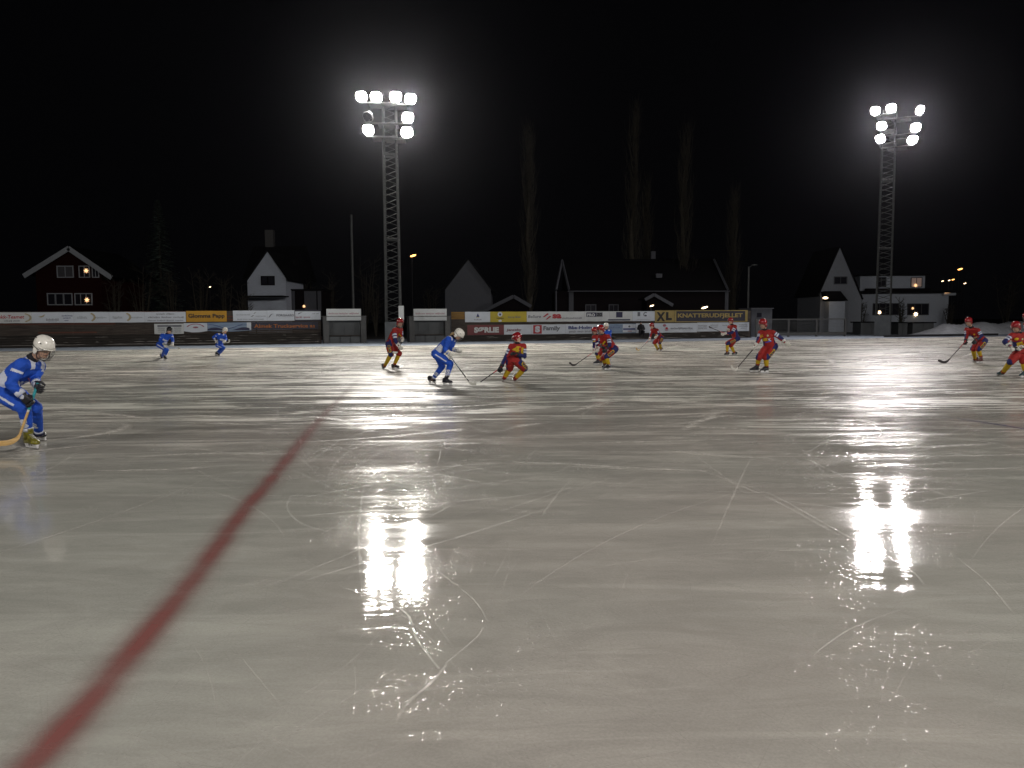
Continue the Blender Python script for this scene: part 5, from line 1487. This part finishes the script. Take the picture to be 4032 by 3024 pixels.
def stick(pts, label, mats, cuts, rad=.0135, bladew=.032, bladem=None, group='bandy sticks held by the players'):
    """pts: 3D points, shaft from grip to blade heel, then the curved blade points"""
    sh, bl = pts
    base = sh[0] * 1.0
    d = (sh[-1] - sh[0]); L = d.length; d.normalize()
    e = None; c0 = 0.0
    for k, (m_, c1) in enumerate(zip(mats, cuts)):
        mb = MB(); mb.tube([sh[0] + d * L * c0, sh[0] + d * L * c1], [rad * (1.15 if k == 0 else 1) + k * .0001] * 2, 10, flat=.8)
        if e is None:
            e = mb.build('bandy_stick', M[m_], None, base); tag(e, label, 'stick', group)
        else: mb.build('shaft', M[m_], e)
        c0 = c1
    mb = MB(); q = spline([sh[-1]] + bl, 5); n_ = len(q)
    up = Vector((0, 0, 1)); rings = []
    for k, p in enumerate(q):
        t = k / (n_ - 1); dd = (q[min(k + 1, n_ - 1)] - q[max(k - 1, 0)]).normalized(); sd = dd.cross(Vector((0, -1, 0)))
        sd = sd.normalized() if sd.length > .01 else Z; w = rad + (bladew - rad) * min(1, t * 2.2) - (.012 if t > .95 else 0)
        o_ = dd.cross(sd).normalized()
        rings.append([p + sd * w * a + o_ * .007 * b_ for a, b_ in ((-1, -.6), (-.5, -1), (.5, -1), (1, -.6), (1, .6), (.5, 1), (-.5, 1), (-1, .6))])
    mb.loft(rings); mb.build('blade', M[bladem or mats[-1]], e)
    return e

def hand_pt(sp, i):
    return None
Ydepth = lambda y, x: G(x, y).y

# 1 blue, left foreground
YA = 9.9
person(dict(team='blue', helmet='hwhite', s=1.02, vox=.0085, Y=YA, look=(.88, -.42, -.30), glove='gblack', boot=('bootyellow', 'boot'), sockS=True, stripe=False,
    label='person in blue with white helmet and wooden stick, the largest figure, at the left edge',
    J=dict(head=(172, 1370, -.03), neck=(128, 1412, 0), sh1=(84, 1436, -.17), sh2=(152, 1440, .17), pelvis=(8, 1520, .02), el1=(42, 1512, -.26), ha1=(100, 1568, -.22), el2=(136, 1492, .05), ha2=(146, 1520, -.12),
           kn1=(98, 1610, -.14), an1=(112, 1712, -.05), kn2=(138, 1606, .12), an2=(158, 1702, .45)),
    f1=((104, 1764), (158, 1772)), f2=((142, 1731), (208, 1741)), front=(.8, -.5, -.5), hip=(-.3, .9, 0), grip1=(-.35, 0, -1), grip2=(-.35, 0, -1),
    prints=[('chest', 'BK', .55, .0, .20, .09, 'kwhite'), ('chest', None, .80, .06, .07, .03, 'inkrose')]))
sa_ = P(150, 1508, YA - .16); sb_ = P(78, 1712, YA - .30)
stick(([sa_, sb_], [P(66, 1728, YA - .34), P(40, 1741, YA - .38), P(5, 1746, YA - .42), P(-40, 1748, YA - .42)]), 'pale wooden stick with teal grip tape held by the nearest blue player', ['steal', 'swhite', 'swood'], [.52, .56, 1.0], .0155, .032)
# 2 blue, black helmet, far left
YB = G(655, 1418).y
person(dict(team='blue', helmet='hblack', s=1.0, Y=YB, look=(.5, -.8, -.15), boot='boot', cage=False, label='person in blue kit with a black helmet skating in front of the left fence',
    J=dict(head=(667, 1301, -.05), neck=(659, 1313, 0), sh1=(638, 1320, -.05), sh2=(675, 1322, .06), pelvis=(636, 1358, .05), el1=(630, 1341, -.15), ha1=(650, 1358, -.3), el2=(680, 1340, -.05), ha2=(679, 1357, -.25),
           kn1=(657, 1378, -.18), an1=(650, 1405, -.05), kn2=(650, 1376, .2), an2=(640, 1396, .5)), f1=((647, 1418), (668, 1420)), f2=((636, 1407, .02), (648, 1411, .0)), front=(.7, -.7, -.2), hip=(.6, .6, 0), grip1=(1, 0, -.1), grip2=(1, 0, -.1),
    prints=[('chest', 'BK', .62, .0, .22, .08, 'kwhite')]))
stick(([P(642, 1354, YB - .32), P(700, 1368, YB - .9)], [P(704, 1371, YB - 1.0), P(708, 1370, YB - 1.1)]), 'short view of a pale stick held low by the black-helmeted blue player', ['sgrey', 'swhite'], [.4, 1.0])
# 3 blue, white helmet, skating right
YC = G(865, 1401).y
person(dict(team='blue', helmet='hwhite', s=1.0, Y=YC, look=(.85, -.5, -.15), boot='boot', cage=False, label='person in blue with white helmet pushing off one skate below the blue wave banner',
    J=dict(head=(886, 1302, -.05), neck=(876, 1313, 0), sh1=(855, 1319, -.12), sh2=(885, 1321, .12), pelvis=(864, 1356, .05), el1=(840, 1328, -.22), ha1=(848, 1340, -.25), el2=(890, 1336, .05), ha2=(884, 1347, -.25),
           kn1=(881, 1370, -.12), an1=(862, 1386, .2), kn2=(872, 1374, .16), an2=(855, 1386, .35)), f1=((862, 1397), (874, 1404)), f2=((846, 1398, .03), (860, 1402, .0)), front=(.8, -.5, -.3), hip=(-.1, .9, 0), grip1=(.5, 0, -1), grip2=(1, 0, .2),
    prints=[('chest', None, .60, .0, .20, .09, 'kwhite')]))
stick(([P(846, 1334, YC - .28), P(896, 1349, YC - .34)], [P(901, 1347, YC - .36), P(903, 1342, YC - .38), P(901, 1337, YC - .38)]), 'stick with a curled pale blade held up by the skating white-helmeted blue player', ['scarbon', 'swhite'], [.6, 1.0])
# 4 red, upright, before the tower
YD = G(1540, 1456).y
person(dict(team='red', helmet='hred', s=1.02, Y=YD, look=(.55, -.82, -.02), stripe=True, hair='hair', boot='boot', label='person in red standing upright between the shelters, in front of the light tower',
    J=dict(head=(1575, 1271, -.02), neck=(1567, 1290, 0), sh1=(1553, 1300, -.15), sh2=(1577, 1298, .16), pelvis=(1535, 1350, .03), el1=(1557, 1342, -.24), ha1=(1574, 1364, -.30), el2=(1580, 1326, .02), ha2=(1586, 1336, -.22),
           kn1=(1540, 1394, -.16), an1=(1522, 1432, -.08), kn2=(1572, 1392, .10), an2=(1552, 1430, .12)), f1=((1506, 1452), (1532, 1459)), f2=((1543, 1453), (1573, 1453)), front=(.75, -.65, -.2), hip=(-.4, .8, 0), grip1=(.3, 0, 1), grip2=(.2, 0, 1),
    prints=[('chest', 'A', .80, .05, .07, .085, 'kyellow'), ('chest', 'o', .55, .0, .15, .11, 'kyellow'), ('back', '4', .55, .0, .16, .22, 'kyellow')], roa='1'))
stick(([P(1588, 1330, YD - .26), P(1566, 1386, YD - .30)], [P(1562, 1388, YD - .32), P(1555, 1388, YD - .34), P(1546, 1387, YD - .36)]), 'black stick with a white taped blade held across the upright red player', ['scarbon', 'scarbon'], [.5, 1.0], bladem='swhite')
# 5 blue, bent with the puck side stick
YE = G(1735, 1516).y
person(dict(team='blue', helmet='hwhite', s=1.0, Y=YE, look=(.72, -.30, -.62), boot='boot', sockS=True, hair='hair', label='person in blue with white helmet bending over a grey stick beside a red back',
    J=dict(head=(1806, 1318, -.02), neck=(1786, 1328, 0), sh1=(1766, 1336, -.16), sh2=(1785, 1340, .16), pelvis=(1722, 1390, .03), el1=(1752, 1374, -.24), ha1=(1768, 1396, -.26), el2=(1776, 1372, .14), ha2=(1798, 1381, .05),
           kn1=(1773, 1432, -.16), an1=(1760, 1484, -.12), kn2=(1742, 1442, .12), an2=(1708, 1484, .25)), f1=((1744, 1517), (1782, 1518)), f2=((1690, 1506, .02), (1722, 1512, 0)), front=(.6, -.4, -.75), hip=(-.1, .9, 0), grip1=(.6, 0, -1), grip2=(.8, 0, -.6), curl2=.6,
    prints=[]))
stick(([P(1768, 1396, YE - .28), P(1846, 1502, YE - .5)], [P(1850, 1507, YE - .52), P(1858, 1511, YE - .54), P(1876, 1511, YE - .58)]), 'grey and dark stick reaching to the ice from the bending blue player', ['sgrey', 'scarbon', 'swhite', 'scarbon'], [.55, .85, .91, 1.0], bladem='swhite')
# 6 red, seen from behind, leaning
YF = G(2005, 1506).y
person(dict(team='red', helmet='hred', s=1.0, Y=YF, look=(-.55, .30, -.45), back=True, stripe=True, boot='bootred', glove='gblack', cage=True, label='person in red seen from behind, yellow number on the back, stick reaching left',
    J=dict(head=(2036, 1332, .05), neck=(2038, 1352, 0), sh1=(2014, 1364, .04), sh2=(2061, 1364, .0), pelvis=(2026, 1418, -.02), el1=(1994, 1404, .0), ha1=(1971, 1449, .02), el2=(2065, 1402, -.10), ha2=(2026, 1392, -.26),
           kn1=(2007, 1450, .16), an1=(1984, 1486, .14), kn2=(2064, 1450, .10), an2=(2024, 1484, -.08)), f1=((1984, 1500, .0), (1964, 1510, .0)), f2=((2026, 1499, .0), (2022, 1506, 0)), front=(-.35, .85, -.5), hip=(.95, -.1, 0), grip1=(-1, 0, -.6), grip2=(-1, 0, .1),
    prints=[('back', '41', .74, .0, .27, .17, 'kyellow'), ('back', None, .96, .0, .10, .03, 'kyellow')], roa='2'))
stick(([P(1980, 1442, YF + .0), P(1892, 1504, YF + .12)], [P(1886, 1508, YF + .12), P(1876, 1507, YF + .14), P(1864, 1501, YF + .16)]), 'red and black stick held one-handed by the red player seen from behind', ['sred', 'scarbon'], [.42, 1.0], bladem='swhite')
# 7 red, half hidden behind
YG = G(2350, 1437).y
person(dict(team='red', helmet='hred', s=.95, Y=YG, look=(-.5, -.8, -.2), boot='boot', label='person in red kit half hidden behind a team mate, with a stick reaching left',
    J=dict(head=(2341, 1304, -.02), neck=(2347, 1318, 0), sh1=(2338, 1327, -.10), sh2=(2370, 1326, .12), pelvis=(2366, 1366, .03), el1=(2340, 1352, -.14), ha1=(2337, 1384, -.28), el2=(2366, 1354, -.1), ha2=(2352, 1376, -.28),
           kn1=(2350, 1390, -.16), an1=(2355, 1418, 0), kn2=(2362, 1392, .16), an2=(2366, 1418, .2)), f1=((2358, 1437), (2338, 1438)), f2=((2372, 1434), (2354, 1434)), front=(-.6, -.7, -.3), hip=(.7, .5, 0), grip1=(-1, 0, -.7), grip2=(-1, 0, -.7),
    prints=[('chest', 'o', .75, -.04, .07, .06, 'kyellow'), ('chest', None, .48, .0, .12, .06, 'kwhite')], roa='1'))
stick(([P(2346, 1380, YG - .30), P(2272, 1432, YG - .42)], [P(2264, 1437, YG - .44), P(2254, 1437, YG - .46), P(2242, 1427, YG - .48)]), 'dark stick with a hooked blade held by the half hidden red player', ['swhite', 'sred', 'scarbon'], [.14, .45, 1.0])
# 8 red, in front of 7
YH = G(2390, 1455).y
person(dict(team='red', helmet='hred', s=1.02, Y=YH, look=(-.6, -.78, -.2), stripe=True, boot='boot', glove='gblack', label='person in red and navy kit crouching in front of a half hidden team mate',
    J=dict(head=(2366, 1298, -.03), neck=(2375, 1318, 0), sh1=(2363, 1326, .12), sh2=(2394, 1326, -.14), pelvis=(2414, 1372, .03), el1=(2366, 1350, .0), ha1=(2372, 1366, -.22), el2=(2400, 1358, -.22), ha2=(2384, 1375, -.30),
           kn1=(2376, 1410, .06), an1=(2382, 1434, .06), kn2=(2387, 1404, -.14), an2=(2398, 1434, -.02)), f1=((2392, 1453), (2364, 1455)), f2=((2405, 1457), (2376, 1459)), front=(-.75, -.55, -.4), hip=(.1, -.9, 0), grip1=(-1, 0, .3), grip2=(-1, 0, .3),
    prints=[('chest', 'o', .78, .05, .06, .06, 'kyellow'), ('chest', None, .45, .0, .14, .07, 'kyellow'), ('back', '5', .60, .0, .20, .22, 'kyellow')], roa='2'))
# 9 blue far behind them
YI = 33.5
person(dict(team='blue', helmet='hwhite', s=1.0, Y=YI, look=(.1, -.95, -.1), boot='boot', cage=False, label='person in blue with white helmet peering over the crouching red pair',
    J=dict(head=(2387, 1285, 0), neck=(2386, 1299, 0), sh1=(2370, 1305, 0), sh2=(2402, 1305, 0), pelvis=(2388, 1346, .05), el1=(2372, 1330, -.1), ha1=(2380, 1348, -.25), el2=(2400, 1330, -.1), ha2=(2392, 1350, -.25),
           kn1=(2381, 1372, -.1), an1=(2381, 1398, 0), kn2=(2393, 1372, -.1), an2=(2393, 1398, 0)), f1=((2380, 1408), (2378, 1412)), f2=((2393, 1408), (2395, 1412)), front=(0, -1, -.2), prints=[]))
# 10 red, far, small
YJ = G(2590, 1383).y
person(dict(team='red', helmet='hred', s=1.0, Y=YJ, look=(-.7, -.68, -.2), stripe=True, boot='boot', cage=False, label='person in red kit far off below the tan lettered signs, stick low to the left',
    J=dict(head=(2567, 1283, -.03), neck=(2575, 1292, 0), sh1=(2567, 1298, .10), sh2=(2589, 1300, -.12), pelvis=(2599, 1329, .03), el1=(2562, 1319, .0), ha1=(2558, 1336, -.15), el2=(2594, 1316, -.22), ha2=(2583, 1325, -.32),
           kn1=(2576, 1349, .02), an1=(2586, 1368, .1), kn2=(2597, 1349, -.12), an2=(2600, 1368, 0)), f1=((2594, 1379), (2576, 1380)), f2=((2606, 1381), (2588, 1383)), front=(-.75, -.55, -.4), hip=(.3, -.8, 0), grip1=(-1, 0, -1), grip2=(-.8, 0, -.4),
    prints=[('chest', None, .5, 0, .14, .08, 'kyellow')], roa='2'))
stick(([P(2564, 1328, YJ - .18), P(2520, 1374, YJ - .2)], [P(2515, 1379, YJ - .2), P(2508, 1376, YJ - .2), P(2505, 1369, YJ - .2)]), 'thin brown stick held low by the far red player under the tan signs', ['sred', 'scarbon'], [.5, 1.0], bladem='swood')
# 11 red, far right of centre, stick raised
YK = G(2875, 1402).y
person(dict(team='red', helmet='hred', s=1.0, Y=YK, look=(-.75, -.6, -.1), stripe=True, boot='boot', cage=False, label='person in red kit holding a stick up level at the end of the plank fence',
    J=dict(head=(2877, 1264, -.02), neck=(2882, 1278, 0), sh1=(2873, 1287, .12), sh2=(2893, 1286, -.14), pelvis=(2898, 1330, .03), el1=(2872, 1304, .10), ha1=(2866, 1300, -.12), el2=(2882, 1310, -.26), ha2=(2850, 1313, -.36),
           kn1=(2878, 1360, .12), an1=(2890, 1383, .1), kn2=(2864, 1352, -.14), an2=(2862, 1380, -.06)), f1=((2898, 1400), (2874, 1401)), f2=((2868, 1401), (2843, 1402)), front=(-.8, -.55, -.2), hip=(.1, -.9, 0), grip1=(-1, 0, .4), grip2=(-1, 0, .4),
    prints=[('back', '7', .7, 0, .16, .2, 'kyellow')], roa='2'))
stick(([P(2868, 1318, YK - .34), P(2800, 1291, YK - .5)], [P(2796, 1289, YK - .6), P(2792, 1286, YK - .7)]), 'dark stick pointing up to the left before the white banner end', ['sred', 'scarbon'], [.5, 1.0])
# 12 red, large, right of centre
YL = G(3000, 1466).y
person(dict(team='red', helmet='hred', s=1.05, Y=YL, look=(-.78, -.60, -.10), stripe=False, boot='boot', label='person in red gliding with one arm stretched out, in front of the netting barrier',
    J=dict(head=(3004, 1276, -.02), neck=(3012, 1298, 0), sh1=(2995, 1310, .06), sh2=(3040, 1308, -.08), pelvis=(3032, 1362, .03), el1=(2988, 1335, -.02), ha1=(2972, 1366, -.12), el2=(3070, 1328, -.14), ha2=(3094, 1350, -.22),
           kn1=(2988, 1408, -.08), an1=(2982, 1440, .02), kn2=(3016, 1408, -.14), an2=(3018, 1441, .0)), f1=((2986, 1466), (2952, 1467)), f2=((3027, 1468), (2995, 1469)), front=(-.6, -.78, -.15), hip=(.8, -.4, 0), grip1=(-.8, 0, -1), grip2=(.4, 0, -1), curl2=.45,
    prints=[('chest', '12', .84, -.10, .07, .07, 'kyellow'), ('chest', 'o', .84, .06, .05, .06, 'sand'), ('chest', None, .56, -.05, .14, .085, 'kyellow'), ('chest', 'X', .54, .075, .08, .09, 'kwhite'), ('chest', None, .40, .03, .16, .03, 'kblue')], roa='2'))
stick(([P(2975, 1364, YL - .14), P(2905, 1446, YL - .2)], [P(2899, 1455, YL - .2), P(2888, 1453, YL - .22), P(2879, 1440, YL - .22)]), 'long dark stick with a white hooked blade held by the gliding red player', ['scarbon', 'scarbon'], [.5, 1.0], bladem='swhite')
# 13 red, right, blond hair
YM = G(3850, 1430).y
person(dict(team='red', helmet='hred', s=1.02, Y=YM, look=(-.8, -.58, -.12), hair='hair', boot='bootred', glove='gblack', label='person in red with blond hair under the helmet, in front of the snowbank',
    J=dict(head=(3814, 1267, -.02), neck=(3824, 1287, 0), sh1=(3812, 1298, .12), sh2=(3844, 1300, -.12), pelvis=(3864, 1340, .03), el1=(3806, 1322, .06), ha1=(3801, 1347, -.05), el2=(3864, 1322, -.24), ha2=(3840, 1343, -.30),
           kn1=(3832, 1374, .12), an1=(3838, 1402, .2), kn2=(3852, 1374, -.12), an2=(3862, 1404, .0)), f1=((3844, 1425), (3816, 1427)), f2=((3868, 1430), (3840, 1431)), front=(-.8, -.5, -.35), hip=(.2, -.9, 0), grip1=(-.8, 0, -.9), grip2=(-.9, 0, -.2),
    prints=[('chest', 'o', .8, .05, .06, .06, 'kyellow'), ('chest', None, .5, 0, .15, .06, 'sand'), ('back', '9', .62, 0, .16, .2, 'kyellow')], roa='2'))
stick(([P(3804, 1342, YM - .08), P(3740, 1412, YM - .1)], [P(3730, 1422, YM - .1), P(3715, 1426, YM - .1), P(3694, 1418, YM - .1)]), 'pink and black stick with a long dark curved blade before the snowbank', ['sred', 'scarbon'], [.4, 1.0], bladew=.042)
# 14 red, right edge
YN = G(3985, 1485).y
person(dict(team='red', helmet='hred', s=1.02, Y=YN, look=(-.75, -.62, -.1), stripe=True, boot='bootteal', label='person in red lunging in white gloves, cut by the right edge',
    J=dict(head=(4000, 1288, -.02), neck=(4012, 1309, 0), sh1=(3984, 1322, -.04), sh2=(4034, 1320, .04), pelvis=(4018, 1384, .05), el1=(3956, 1346, -.14), ha1=(3980, 1366, -.30), el2=(4046, 1350, -.10), ha2=(4014, 1372, -.30),
           kn1=(3980, 1424, -.16), an1=(3953, 1456, -.02), kn2=(4030, 1424, -.16), an2=(4037, 1458, .0)), f1=((3946, 1480), (3916, 1482)), f2=((4044, 1488), (4018, 1490)), front=(-.35, -.92, -.15), hip=(.95, .1, 0), grip1=(1, 0, -.1), grip2=(1, 0, -.1),
    prints=[('chest', 'o', .84, -.09, .10, .07, 'kyellow'), ('chest', 'o', .84, .07, .05, .05, 'sand'), ('chest', None, .56, -.02, .13, .09, 'kyellow')], roa='2'))
stick(([P(3972, 1366, YN - .34), P(4062, 1374, YN - .40)], [P(4075, 1376, YN - .42), P(4086, 1380, YN - .44)]), 'dark stick held level in both hands at the right edge of the view', ['scarbon', 'scarbon'], [.5, 1.0])
# 15 red, barely in view
YO = 27.0
person(dict(team='red', helmet='hred', s=1.0, Y=YO, look=(-.9, -.4, 0), boot='boot', glove='gblack', cage=True, label='person in red barely in view behind the lunging player at the right edge',
    J=dict(head=(4042, 1247, 0), neck=(4052, 1266, 0), sh1=(4040, 1274, 0), sh2=(4076, 1274, 0), pelvis=(4066, 1330, 0), el1=(4040, 1300, -.1), ha1=(4046, 1325, -.2), el2=(4082, 1300, -.1), ha2=(4076, 1325, -.2),
           kn1=(4060, 1368, -.1), an1=(4062, 1408, 0), kn2=(4076, 1368, -.1), an2=(4078, 1408, 0)), f1=((4064, 1424), (4044, 1426)), f2=((4080, 1424), (4060, 1427)), prints=[]))
# 16 spectator in black sitting on the terrace
tq = -T_DEEP * .62; zq = .16 * 3
ps = Fp(Fs(2524, tq), tq, zq + .02); YS = ps.y
def spectator():
    def q(x, z, d=0.0): return ps + Vector((x, d, z))
    hd = q(-.02, .84); base = ps * 1.0
    mb = MB()
    mb.loft([ell_ring(hd + Z * z + Vector((0, -o_, 0)), Vector((1, 0, 0)), Vector((0, 1, 0)), a, b_, 12) for z, a, b_, o_ in ((-.115, .03, .035, .04), (-.07, .06, .066, .01), (0, .073, .09, 0), (.06, .07, .085, 0), (.11, .03, .035, 0))])
    mb.ball(hd + Vector((0, -.095, -.02)), .012, .014, .02)
    limb(mb, [hd - Z * .08, q(0, .68)], [.05, .055], 3); limb(mb, [q(0, .62), q(0, .1)], [.13, .15], 4)
    for k in (-1, 1):
        limb(mb, [q(k * .16, .60), q(k * .24, .36, -.08), q(k * .08, .26, -.30)], [.05, .042, .032])
        limb(mb, [q(k * .10, .08), q(k * .16, .12, -.42), q(k * .15, -.26, -.42)], [.085, .056, .04])
    b = remesh(mb, 'person', [M['skin']], None, .0125, base, 2); tag(b, 'person in black clothes sitting on the terrace in front of the blue banner', 'person')
    mb = MB(); limb(mb, [q(0, .60), q(.02, .35), q(0, .08)], [.17, .20, .21], 4); limb(mb, [q(-.17, .60), q(.17, .60)], [.09, .09], 3)
    for k in (-1, 1): limb(mb, [q(k * .17, .60), q(k * .27, .34, -.08), q(k * .10, .26, -.27)], [.085, .075, .055])
    remesh(mb, 'jacket', [M['kblack']], b, .0125)
    mb = MB()
    for k in (-1, 1): limb(mb, [q(k * .10, .09), q(k * .17, .13, -.42), q(k * .16, -.20, -.42)], [.115, .09, .06])
    remesh(mb, 'trousers', [M['kblack']], b, .0125)
    for k in (-1, 1):
        mb = MB(); mb.ball(q(k * .16, -.26, -.47), .05, .13, .055); mb.build('boot', M['kblack'], b, smooth=True)
        glove(b, q(k * .09, .27, -.28), q(k * .04, .25, -.34), Vector((0, 0, 1)), M['gblack'], M['gblack'])
    mb = MB(); mb.ball(hd + Z * .05, .092, .108, .085); mb.ball(hd + Z * .15, .025, .025, .02); mb.build('knit_hat', M['kblack'], b, smooth=True)
spectator()
